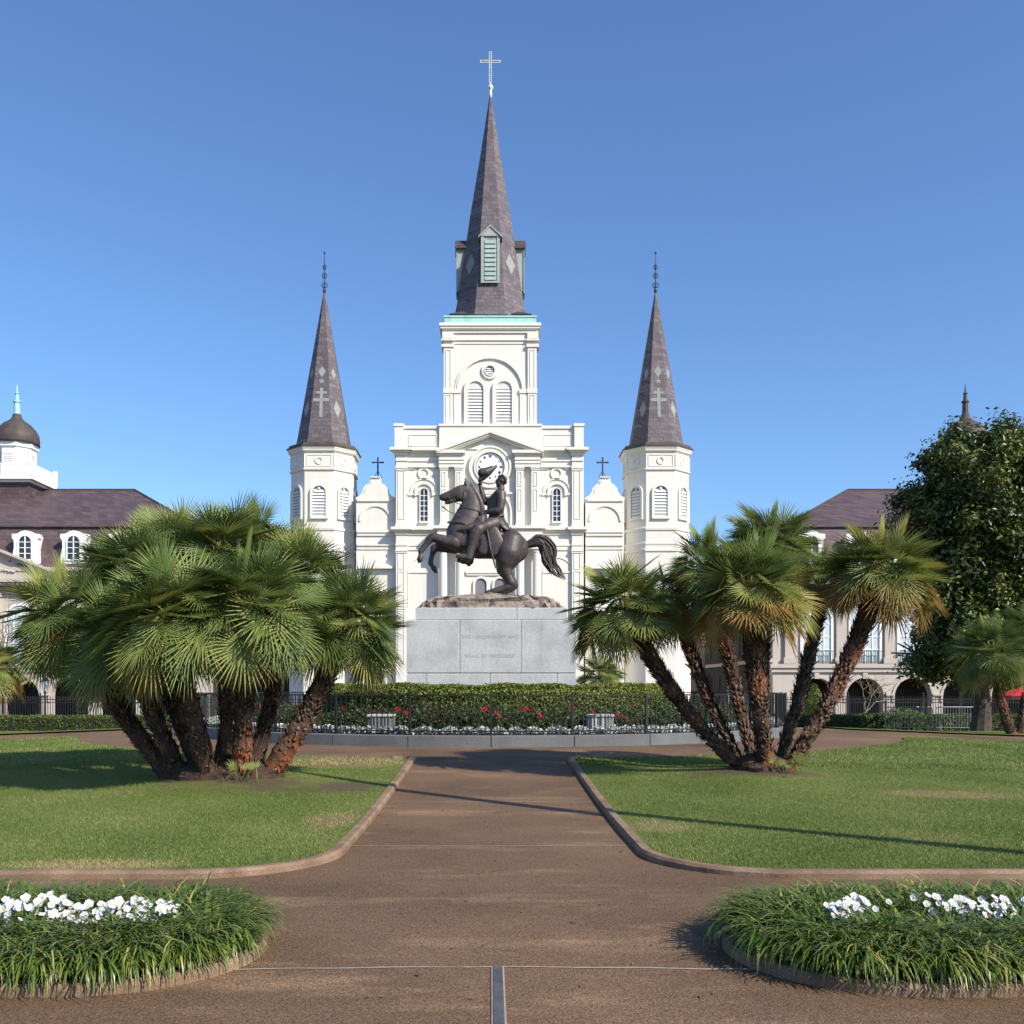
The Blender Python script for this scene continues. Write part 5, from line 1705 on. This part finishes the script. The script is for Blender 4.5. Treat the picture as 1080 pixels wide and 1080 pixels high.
def palm_clump(name, base, label, stems, group=None):
    z0 = lzf(*base)
    root = empty(name, (base[0], base[1], z0), label, 'palm', group)
    for i, st in enumerate(stems):
        bp, hd_, dy, r0, n, R, brown = st[:7]
        opts = st[7] if len(st) > 7 else {}
        y1 = base[1] + dy
        c = pxp(hd_[0], hd_[1], y1)
        yb = base[1] + dy * .18
        p0 = np.array([(bp - 518) * yb / 1050, yb, lzf((bp - 518) * yb / 1050, yb) - .05])
        trunk(root, p0, c, r0 * .86, opts.get('r1', r0 * .95) * .88, i * 7 + int(abs(base[0]) * 100), opts.get('sag', .12 if abs(c[0] - p0[0]) > .6 else .02), opts.get('boots', 1.0))
        lean = (c - p0); lean /= np.linalg.norm(lean)
        ax = lean * .55 + np.array([0, 0, .75])
        crown(root, c + lean * .1, ax, n, R, brown, 100 + i * 13 + int(abs(base[0]) * 10), opts.get('maxpol', 1.95))
    return root
palm_clump('fan_palm', PALML, 'broad fan palm clump with eight green heads on thick leaning trunks, left of the path', [
    (184, (80, 662), .3, .15, 52, 1.26, .10, {'sag': .1, 'maxpol': 2.15}),
    (196, (138, 684), -.5, .14, 48, 1.22, .12, {'maxpol': 2.15}),
    (222, (182, 662), -1.3, .165, 54, 1.30, .08, {'maxpol': 2.1}),
    (252, (264, 655), -1.0, .16, 56, 1.34, .06, {'maxpol': 2.1}),
    (279, (362, 668), .2, .18, 54, 1.20, .08, {'sag': .16, 'maxpol': 2.15}),
    (240, (232, 600), 1.0, .10, 52, 1.32, .06, {'boots': .5}),
    (264, (310, 625), 1.2, .13, 50, 1.30, .10),
    (214, (146, 622), 1.1, .13, 50, 1.28, .10),
    (229, (262, 590), 2.0, .10, 46, 1.26, .08, {'boots': .5}),
    (216, (180, 592), 1.9, .10, 44, 1.20, .08, {'boots': .5}),
])
palm_clump('fan_palm', PALMR, 'smaller fan palm clump with browning fans on slim forked trunks, right of the path', [
    (785, (664, 652), .1, .105, 48, 1.16, .28, {'sag': .2, 'r1': .15}),
    (786, (716, 648), 1.0, .08, 36, 1.02, .40, {'sag': .15, 'r1': .12}),
    (810, (790, 634), -.9, .13, 56, 1.20, .65, {'r1': .17}),
    (800, (808, 590), .8, .09, 50, 1.10, .25, {'r1': .12}),
    (797, (752, 606), .6, .09, 36, 1.00, .55, {'r1': .12}),
    (826, (926, 616), -.1, .11, 60, 1.18, .90, {'sag': .25, 'r1': .17}),
    (818, (868, 622), 1.3, .09, 26, .85, .95, {'r1': .12}),
])
# rough mounds at the feet of the clumps, young shoots
for b, sx, sy, lab in ((PALML, .95, .55, 'dark fibrous root mound under the left palm clump'), (PALMR, .52, .42, 'dark fibrous root mound under the right palm clump')):
    m = MB(); rings = []
    for k in range(8):
        t = k / 7; ring = []
        for i in range(26):
            a = 2 * pi * i / 26; q = (1 - t) ** .7 * (1 + .12 * sin(3 * a + k) + random.uniform(-.07, .07))
            x, y = b[0] + sx * q * cos(a), b[1] + sy * q * sin(a)
            ring.append((x, y, lzf(x, y) - .05 + .36 * t ** .6 + random.uniform(-.02, .02)))
        rings.append(ring)
    m.loft(rings)
    tag(m.build('root_mound', mat('root_mound', [(.03, .018, .013), (.09, .055, .038)], 7, .95, 25, .9, .04)), lab, 'mound')
def shoot(x, y, n, lab, seed):
    rg = np.random.default_rng(seed); acc = dict(V=[], F=[], T=[], n=0)
    o = empty('young_shoot', (x, y, lzf(x, y)), lab, 'shoot')
    for k in range(n):
        a = rg.uniform(0, 6.28); d = np.array([cos(a) * .6, sin(a) * .6, .9]); p0 = np.array([x + rg.normal(0, .12), y + rg.normal(0, .06), lzf(x, y)])
        h_ = p0 + d * rg.uniform(.1, .25)
        ribbon(acc, p0, h_, .008, .5, rg); fan(acc, h_, d, np.array([0, -1, .5]), rg.uniform(.12, .2), 9, 1.0, .1, .1, .45, .55, rg)
    np_obj('leaves', np.concatenate(acc['V']), np.concatenate(acc['F']), MT['palm'], o, np.concatenate(acc['T']))
shoot(-3.72, 15.0, 9, 'fresh green shoots at the foot of the left palm clump', 3)
shoot(4.75, 15.95, 16, 'fresh green shoots at the foot of the right palm clump', 4)

def small_palm(px, py_head, y, lean_px, base_py, R, n, label, brown=.15, seed=1, r0=.16):
    c = pxp(px, py_head, y)
    x0 = (lean_px - 518) * y / 1050
    z0 = gzf(x0, y)
    o = empty('fan_palm', (x0, y, z0), label, 'palm')
    trunk(o, (x0, y, z0 - .05), c, r0, r0 * .85, seed, .2)
    crown(o, c, np.array([0, 0, 1.0]) + (c - np.array([x0, y, z0])) * .1, n, R, brown, seed + 50, 2.3)
    return o
small_palm(1046, 690, 33.5, 1068, 778, 1.7, 46, 'dark fan palm leaning left in front of the leafy tree at the right edge', .1, 21)
small_palm(1092, 672, 34.5, 1074, 778, 1.7, 44, 'fan palm at the very right edge beside the red umbrella', .1, 22)
small_palm(-14, 705, 32.0, -6, 775, 1.5, 46, 'fan palm with yellowing fans at the very left edge', .6, 23)
small_palm(634, 716, 43.5, 634, 745, 1.5, 34, 'small pale fan palm just right of the pedestal behind the hedge', .1, 24, .12)

# ------------------------------------------------------------------ leafy tree on the right, bare trees
def limbs(mb, p, d, r, L, depth, rg, tips, spread=.55, taper=.66):
    q = p + d * L
    mid = (p + q) / 2 + Vector(rg.normal(0, L * .05, 3))
    mb.tube([p, mid, q], [r, r * .88, r * .74], 7 if r > .05 else 5)
    if depth == 0: tips.append(q); return
    for k in range(3 if depth > 1 else 2):
        nd_ = (d + Vector(rg.normal(0, spread, 3))).normalized(); nd_.z = max(nd_.z, .05)
        limbs(mb, q, nd_.normalized(), r * taper, L * rg.uniform(.62, .85), depth - 1, rg, tips, spread, taper)
TX, TY_ = 19.65, 40.0
tr = empty('leafy_tree', (TX, TY_, gzf(TX, TY_)), 'tall dark evergreen tree with glossy leaves at the right edge', 'tree')
rg = np.random.default_rng(4)
m = MB(); tips = []
p0 = Vector((TX, TY_, gzf(TX, TY_) - .1))
m.tube([p0, p0 + Vector((.1, 0, 1.2)), p0 + Vector((0, .1, 2.4)), p0 + Vector((.15, 0, 6)), p0 + Vector((0, 0, 10.5))], [.42, .33, .28, .17, .05], 10)
for k in range(16):
    z = 1.9 + k * .55; a = k * 2.4
    limbs(m, p0 + Vector((.05, .02, z)), Vector((cos(a), sin(a), .35)).normalized(), .10 - .003 * k, 1.6 - .05 * k, 2, rg, tips)
m.build('trunk', MT['bark'], tr)
cl = []
for k in range(620):
    z = rg.uniform(-.02, 1)
    w_ = np.interp(z, [0, .12, .35, .55, .7, .82, .92, 1.0], [2.3, 2.6, 2.5, 2.9, 3.15, 3.1, 2.5, 1.2])
    a = rg.uniform(0, 2 * pi)
    q = .85 * w_ * sqrt(rg.uniform(.15, 1.05)) * (1 + .12 * sin(a * 3 + z * 9) + .10 * sin(a * 7 - z * 14))
    if rg.random() < .12: q *= 1.14
    cl.append((TX + q * cos(a), TY_ + q * sin(a), 2.3 + z * 9.35 + rg.normal(0, .2)))
cl = np.array(cl)
n = 110000
ci = rg.integers(0, len(cl), n)
sz = rg.uniform(.25, .5, len(cl))
P = cl[ci] + rg.normal(0, 1, (n, 3)) * sz[ci][:, None] * np.array([.75, .75, .6])
ct_ = rg.normal(.45, .18, len(cl))
Nn = P - cl[ci]; Nn /= np.linalg.norm(Nn, axis=1)[:, None]
hedge_leaf_obj('crown', P, Nn + np.array([0, 0, .6]), .21, MT['magnolia'], tr, np.clip(ct_[ci] + rg.normal(0, .16, n), 0, 1), .5, .6)

def bare_tree(px, y, base_py, h_, label, seed, mt, spread=.5, depth=4, L=None):
    x = (px - 518) * y / 1050
    z = gzf(x, y)
    o = empty('bare_tree', (x, y, z), label, 'tree')
    rg = np.random.default_rng(seed); m = MB(); tips = []
    L = L or h_ * .36
    limbs(m, Vector((x, y, z - .05)), Vector((.05, 0, 1)), .075 * h_ / 3.2, L, depth, rg, tips, spread, .6)
    m.build('trunk', mt, o)
    return o
bare_tree(911, 50.0, 763, 2.9, 'small leafless tree with pale branches before the arches on the right', 5, MT['palebark'], .55, 4)
bare_tree(2, 56.0, 760, 7.2, 'tall leafless tree with fine grey twigs before the left building', 6, MT['palebark'], .36, 5, 2.1)

# ------------------------------------------------------------------ low hedges, fences and things towards the street
def box_hedge(x0, x1, y0, y1, h_, label, n, light=.6, name='low_hedge'):
    xm, ym = (x0 + x1) / 2, (y0 + y1) / 2
    o = empty(name, (xm, ym, gzf(xm, ym)), label, 'hedge')
    m = MB(); nx = 40; rings = []
    for i in range(nx + 1):
        x = x0 + (x1 - x0) * i / nx; z = gzf(x, ym)
        rings.append([(x, y0 + .04, z), (x, y0 + .04, z + h_ - .12), (x, y0 + .14, z + h_ - .04), (x, y1 - .1, z + h_ - .04), (x, y1, z + h_ - .14), (x, y1, z)])
    m.loft(rings); m.build('twigs', bpy.data.materials['hedge_inside'], o)
    x = rng.uniform(x0, x1, n); top = rng.random(n) < .5
    y = np.where(top, rng.uniform(y0, y1, n), y0 + rng.normal(0, .03, n))
    z = gz(x, y) + np.where(top, h_ + rng.normal(0, .025, n) - .1 * (y < y0 + .1), rng.uniform(.05, h_ - .06, n)) + .02 * np.sin(x * 3)
    Nn = np.where(top[:, None], [0, 0, 1.0], [0, -1.0, .25])
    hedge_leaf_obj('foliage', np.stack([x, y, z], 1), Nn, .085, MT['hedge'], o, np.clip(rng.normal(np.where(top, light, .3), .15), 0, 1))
    return o
box_hedge(-32, -6.5, 45.2, 46.6, .74, 'long low clipped hedge behind the left low railing', 26000)
box_hedge(10.5, 34, 45.2, 46.6, .80, 'long low clipped hedge behind the steel barricades', 24000, .42)

def low_rail(x0, x1, y, label, step=1.2):
    xm = (x0 + x1) / 2
    o = empty('low_railing', (xm, y, gzf(xm, y)), label, 'railing')
    n = int((x1 - x0) / step)
    for i in range(n + 1):
        x = x0 + step * i; z = gzf(x, y)
        m = MB(); m.box(x - .035, x + .035, y - .035, y + .035, z, z + .62); m.lathe([(.02, z + .62), (.055, z + .66), (.02, z + .71)], x, y, 8)
        m.add([(x - .17, y - .05, z + .2), (x + .17, y - .05, z + .2), (x + .05, y - .05, z), (x - .05, y - .05, z)], [(0, 1, 2, 3)])
        m.build('post', MT['iron'], o)
        if i == n: break
        m = MB(); xx = x + step
        m.box(x + .03, xx - .03, y - .018, y + .018, z + .54, z + .58); m.box(x + .03, xx - .03, y - .016, y + .016, z + .20, z + .235)
        m.tube([(x + .03, y, z + .24), (x + step / 2, y, z + .52), (xx - .03, y, z + .24)], .012, 5)
        ring_band(m, x + step / 2, z + .38, .06, .085, y - .012, y + .012, 12)
        m.build('rail_panel', MT['iron'], o)
low_rail(-31, -7, 44.4, 'low black ornamental railing in front of the left hedge')
low_rail(13.6, 33, 44.4, 'low black ornamental railing in front of the right hedge')

def tall_fence(x0, x1, y, label):
    o = empty('spear_fence', ((x0 + x1) / 2, y, gzf((x0 + x1) / 2, y)), label, 'fence')
    step = 2.0; n = int(round((x1 - x0) / step)); z = gzf(0, y)
    for i in range(n + 1):
        x = x0 + step * i
        m = MB(); m.box(x - .05, x + .05, y - .05, y + .05, z, z + 1.85); m.lathe([(.045, z + 1.85), (.07, z + 1.9), (.03, z + 1.96), (.055, z + 2.02), (.005, z + 2.12)], x, y, 8)
        m.build('post', MT['iron'], o)
        if i == n: break
        m = MB()
        for zz in (.22, 1.55, 1.70): m.box(x + .05, x + step - .05, y - .02, y + .02, z + zz, z + zz + .04)
        for k in range(1, 15):
            u = x + step * k / 15
            m.box(u - .013, u + .013, y - .013, y + .013, z + .1, z + 1.80)
            m.add([(u - .03, y, z + 1.80), (u + .03, y, z + 1.80), (u, y, z + 1.93), (u, y - .02, z + 1.80)], [(0, 1, 2), (0, 3, 2), (3, 1, 2)])
        m.build('spear_panel', MT['iron'], o)
tall_fence(-34, -6, 53, 'tall black spear topped boundary fence before the left building')
tall_fence(7, 37, 53, 'tall black spear topped boundary fence before the right building')
wl = MB()
def barricade(x, y, rz, label):
    z = gzf(x, y)
    o = empty('barricade', (x, y, z), label, 'barricade', 'steel crowd barricades', rz)
    m = MB()
    m.tube([(-1.05, 0, .2), (-1.05, 0, 1.0), (-1.0, 0, 1.08), (-.93, 0, 1.1), (.93, 0, 1.1), (1.0, 0, 1.08), (1.05, 0, 1.0), (1.05, 0, .2), (-1.05, 0, .2)], .022, 7)
    m.build('frame', MT['galv'], o, local=True)
    m = MB()
    for k in range(1, 17): u = -1.05 + 2.1 * k / 17; m.tube([(u, 0, .2), (u, 0, 1.1)], .011, 5)
    m.build('bars', MT['galv'], o, local=True)
    for e in (-.85, .85):
        m = MB(); m.box(e - .03, e + .03, -.32, .32, 0, .05); m.box(e - .02, e + .02, -.02, .02, .05, .2); m.build('foot', MT['galv'], o, local=True)
    return o
barricade(18.3, 43.6, .06, 'left one of two steel crowd barricades before the right hedge')
barricade(20.6, 43.7, -.05, 'right one of two steel crowd barricades before the right hedge')

def bush(x, y, rx, ry, h_, label, n, seed, mt='hedge', mean=.4, name='round_shrub'):
    rg = np.random.default_rng(seed); z = gzf(x, y)
    o = empty(name, (x, y, z), label, 'shrub')
    v = rg.normal(0, 1, (n, 3)); v /= np.linalg.norm(v, axis=1)[:, None]
    rad = 1 + .12 * np.sin(v[:, 0] * 5 + seed) + .1 * np.sin(v[:, 2] * 7 + v[:, 1] * 4) - .25 * rg.random(n) ** 2
    P = v * rad[:, None] * np.array([rx, ry, h_ / 2]) + np.array([x, y, z + h_ / 2])
    P[:, 2] = np.maximum(P[:, 2], z + .02)
    hedge_leaf_obj('foliage', P, v, .10, MT[mt], o, np.clip(rg.normal(mean, .2, n), 0, 1))
    m = MB(); m.tube([(x, y, z - .05), (x, y, z + h_ * .6)], [.05, .03], 6); m.build('stem', MT['bark'], o)
bush(-14.2, 48.5, 1.3, .8, 1.25, 'rounded green shrub inside the left boundary fence', 2600, 31)
bush(20.3, 49.5, 1.8, .8, 1.15, 'wide rounded shrub behind the steel barricades', 2800, 32)
bush(16.6, 51.0, .55, .55, 2.3, 'slim upright green shrub before the first arch on the right', 2200, 33, 'hedge', .75)
bush(14.6, 47.6, 1.5, .7, 1.0, 'low rounded shrub left of the steel barricades', 2200, 34)
bush(-30.2, 49.0, 1.2, 1, 2.4, 'dark shrub before the left building beside the lamp post', 2600, 35, 'magnolia')

def lamp_post(px, y, label, htop):
    x = (px - 518) * y / 1050; z = gzf(x, y)
    o = empty('street_lamp', (x, y, z), label, 'street lamp', 'old fashioned street lamps')
    H = htop - z
    m = MB(); m.lathe([(.2, z), (.2, z + .15), (.13, z + .3), (.11, z + .8), (.06, z + .9), (.05, z + H - 1.0), (.1, z + H - .95), (.04, z + H - .85)], x, y, 10); m.build('post', MT['iron'] if px < 500 else MT['galv'], o)
    m = MB(); m.lathe([(.11, z + H - .84), (.2, z + H - .3), (.19, z + H - .29)], x, y, 6); m.build('lantern', MT['skyglass'], o)
    m = MB(); m.lathe([(.23, z + H - .285), (.15, z + H - .12), (.05, z + H - .08), (.03, z + H)], x, y, 6)
    for k in range(6): a = k * pi / 3; m.tube([(x + .112 * cos(a), y + .112 * sin(a), z + H - .84), (x + .205 * cos(a), y + .205 * sin(a), z + H - .29)], .012, 4)
    m.build('lantern_cap', MT['iron'], o)
lamp_post(47.5, 57, 'old fashioned black street lamp before the left building', 1.65 + 12 / 18.4)
lamp_post(768, 58, 'old fashioned street lamp in the shaded alley between the right palm trunks', 1.65 + 36 / 18.1)
# red umbrella on the plaza
ux, uy = (1078 - 518) * 57 / 1050, 57.0
uz = gzf(ux, uy)
o = empty('umbrella', (ux, uy, uz), 'open red umbrella on the plaza at the right edge', 'umbrella')
m = MB(); m.tube([(ux, uy, uz), (ux, uy, uz + 2.5)], .025, 7); m.build('pole', MT['galv'], o)
m = MB(); m.lathe([(1.25, uz + 1.75), (1.3, uz + 1.98), (.7, uz + 2.28), (.05, uz + 2.48)], ux, uy, 8); m.build('canopy', MT['red'], o)

# unseen pole added beyond the right edge to cast the long shadow line
fx, fy = 5.02 + 1.0 * .766, 9.75 - 1.0 * .643
o = empty('shadow_pole', (fx, fy, gzf(fx, fy)), 'tall slim white pole, unseen, added right of the view for its shadow', 'shadow_pole')
m = MB(); m.tube([(fx, fy, -.05), (fx, fy, 5), (fx, fy, 11.6)], [.15, .12, .075], 10); m.build('pole', MT['trimwhite'], o)
m = MB(); m.lathe([(.02, 11.6), (.09, 11.7), (.02, 11.8)], fx, fy, 10); m.build('ball', MT['gold'], o)

# ------------------------------------------------------------------ flower beds in the foreground
BEDS = {-1: (-2.31, -9.0), 1: (2.36, 9.0)}
BY, BR = 6.2, .84
def bed_dist(x, y, s):
    """distance from the middle line of the rounded bed, and outward direction"""
    xe = BEDS[s][0]
    cx_ = np.where(s * x < s * xe, xe, x)
    dx, dy = x - cx_, y - BY
    d = np.hypot(dx, dy) + 1e-9
    return d, dx / d, dy / d
for s in (-1, 1):
    xe = BEDS[s][0]
    side = 'left' if s < 0 else 'right'
    pts = [(x, BY - BR) for x in (np.linspace(s * 9, xe, 44, endpoint=False))]
    arcp = [(xe - s * BR * sin(a), BY - BR * cos(a)) for a in np.linspace(0, pi, 40)]
    pts = pts + arcp + [(x, BY + BR) for x in np.linspace(xe, s * 9, 44)[1:]]
    sweep_kerb(pts if s > 0 else pts, -.06, .06, .065, gzf, 'kerb', MT['kerb'], 'pebble kerb round the %s flower bed' % side)
    m = MB()
    inner = [(x, BY - BR + .05, .07) for x in np.linspace(s * 9, xe, 10, endpoint=False)] + [(xe - s * (BR - .05) * sin(a), BY - (BR - .05) * cos(a), .07) for a in np.linspace(0, pi, 24)] + [(x, BY + BR - .05, .07) for x in np.linspace(xe, s * 9, 10)[1:]]
    m.add(inner, [tuple(range(len(inner)))])
    tag(m.build('bed_soil', MT['soil']), 'dark soil of the %s flower bed' % side, 'soil', kind='structure')
    # arching strap leaves, in tufts
    nt_ = 1050
    tx = np.where(rng.random(nt_) < .5, xe + s * rng.uniform(-.84, 1.4, nt_), xe + s * rng.uniform(-.84, 4.2, nt_)); ty = BY + rng.uniform(-.8, .8, nt_)
    d, ox, oy = bed_dist(tx, ty, s)
    inflower = (np.abs(ty - 6.24) < .27) & (s * tx > s * xe - .25)
    ok = (d < BR - .06) & (~inflower)
    tx, ty, d, ox, oy = tx[ok], ty[ok], d[ok], ox[ok], oy[ok]
    nb = 21
    n = len(tx) * nb
    bx = np.repeat(tx, nb) + rng.normal(0, .035, n); by = np.repeat(ty, nb) + rng.normal(0, .035, n)
    dd = np.repeat(d, nb); ox = np.repeat(ox, nb); oy = np.repeat(oy, nb)
    ang = rng.uniform(0, 2 * pi, n)
    k_ = np.clip(dd / BR, 0, 1) ** 1.5
    hx = np.cos(ang) * .75 + ox * k_ * 1.1; hy = np.sin(ang) * .75 + oy * k_ * 1.1
    hn = np.hypot(hx, hy) + 1e-9; hx /= hn; hy /= hn
    L = rng.uniform(.30, .47, n); a0 = rng.uniform(1.05, 1.45, n); kap = rng.uniform(1.0, 2.5, n) + .75 * k_
    W = rng.uniform(.0055, .0105, n)
    px_, pz = np.zeros(n), np.zeros(n)
    R0 = 5
    lat = np.stack([-hy, hx, np.zeros(n)], 1)
    Vs = []
    for q in range(R0 + 1):
        t = q / R0
        c = np.stack([bx + hx * px_, by + hy * px_, .07 + pz], 1)
        c[:, 2] = np.maximum(c[:, 2], np.where(np.hypot(c[:, 0] * 0, 0) > 1, 0, .006 + .066 * (bed_dist(c[:, 0], c[:, 1], s)[0] < BR + .07)))
        w = (W * (1 - t ** 2.5) * (.6 + .4 * min(1, t * 4)))[:, None]
        Vs += [c - lat * w, c + lat * w] if q < R0 else [c]
        a_ = a0 - kap * t * 1.15
        px_ = px_ + np.cos(a_) * L / R0; pz = pz + np.sin(a_) * L / R0
    V = np.concatenate(Vs, 0)
    i = np.arange(n); F = []
    for q in range(R0 - 1):
        a_, b_, c_, d_ = i + 2 * q * n, i + (2 * q + 1) * n, i + (2 * q + 3) * n, i + (2 * q + 2) * n
        F += [np.stack([a_, b_, c_], 1), np.stack([a_, c_, d_], 1)]
    F.append(np.stack([i + 2 * (R0 - 1) * n, i + (2 * (R0 - 1) + 1) * n, i + 2 * R0 * n], 1))
    tb_ = np.clip(rng.normal(.36, .17, n), 0, .8); tb_ = np.where(rng.random(n) < .05, rng.uniform(.75, 1, n), tb_)
    T = np.concatenate([np.clip(tb_ + .22 * (j // 2) / R0 - .04, 0, 1) for j in range(2 * R0)] + [np.clip(tb_ + .3, 0, 1)])
    tag(np_obj('border_grass', V, np.concatenate(F, 0), MT['liriope'], tint=T), 'arching strap leaved grass filling the %s flower bed' % side, 'border grass', kind='stuff')

def pansy(seed, nbl):
    rg = np.random.default_rng(seed)
    o = empty('white_pansy', (0, 0, 0), 'x', 'flower', 'white pansies in the flower beds')
    n = 70
    P = rg.normal(0, .045, (n, 3)); P[:, 2] = rg.uniform(.0, .20, n)
    hedge_leaf_obj('foliage', P, P + np.array([0, 0, .1]), .05, MT['liriope'], o, np.clip(rg.normal(.5, .15, n), 0, .8), .6)
    for k in range(nbl):
        c = Vector((rg.normal(0, .06), rg.normal(0, .065), rg.uniform(.14, .24)))
        nn = Vector((rg.normal(.25, .4), -.75 + rg.normal(0, .35), .7)).normalized()
        u = nn.orthogonal().normalized(); w = nn.cross(u)
        m = MB(); r = rg.uniform(.015, .023)
        for i in range(5):
            a = 2 * pi * i / 5 + rg.uniform(0, .3); pc = c + (u * cos(a) + w * sin(a)) * r * .62
            ring = [tuple(pc + (u * cos(b) + w * sin(b)) * r * .68 + nn * r * (.12 + .22 * (((pc + (u * cos(b) + w * sin(b)) * r * .68) - c).length / r) ** 2 + rg.normal(0, .05))) for b in np.linspace(0, 2 * pi, 9)[:-1]]
            j = len(m.v); m.add([tuple(pc)] + ring, [(0, 1 + q, 1 + (q + 1) % 8) for q in range(8)])
        m.build('blossom', MT['whitepetal'], o, smooth=True)
        m = MB(); m.lathe([(.001, -.002), (.006, 0), (.001, .004)], 0, 0, 6)
        m.v = [tuple(c + u * p[0] + w * p[1] + nn * (p[2] + r * .2)) for p in m.v]
        m.build('eye', MT['yellow'], o)
    return o
pp = [pansy(60, 12), pansy(61, 9), pansy(62, 13)]; used = [0, 0, 0]
def put(x, y, label):
    i = random.randrange(3)
    s_ = random.uniform(.9, 1.15); rz = random.uniform(-.6, .6)
    if not used[i]:
        o = pp[i]; used[i] = 1; o.location = (x, y, .075); o.rotation_euler = (0, 0, rz); o['label'] = label
    else:
        o = copy_thing(pp[i], (x, y, .075), rz, (s_, s_, s_), label)
rp = random.Random(9)
for k in range(17):
    put(-3.12 + 1.12 * k / 16, 6.18 + rp.uniform(-.12, .2) - .02 * k / 4, 'white pansy plant in the long row in the left flower bed')
for k in range(3):
    put(-3.36 - .07 * k, 6.14 + .13 * k, 'white pansy plant at the left picture edge beyond bare soil')
for k in range(4):
    put(2.15 + .07 * k, 6.20 + rp.uniform(-.06, .06), 'white pansy plant in the small patch at the right bed end')
for k in range(16):
    put(2.86 + 1.05 * k / 15, 6.22 + rp.uniform(-.14, .2), 'white pansy plant in the large patch in the right flower bed')

# fallen leaves on lawn and path
m = MB()
for k in range(420):
    y = random.uniform(5, 19); x = random.uniform(-.5, .5) * y
    z = lzf(x, y) + .03 if abs(x) > xedge(y) + .1 and y > 8.9 else gzf(x, y) + .006
    if y < 8.6 and abs(x) > 1.2: continue
    s_ = random.uniform(.012, .03); a = random.uniform(0, 6.28)
    m.add([(x + s_ * cos(a), y + s_ * sin(a), z), (x - s_ * .45 * sin(a), y + s_ * .45 * cos(a), z + .008), (x - s_ * cos(a), y - s_ * sin(a), z + .002), (x + s_ * .45 * sin(a), y - s_ * .45 * cos(a), z + .007)], [(0, 1, 2), (0, 2, 3)])
tag(m.build('fallen_leaves', mat('dry_leaf', [(.10, .05, .02), (.22, .13, .06)], 30, .8)), 'small dry leaves scattered over lawn and path', 'leaves', kind='stuff')
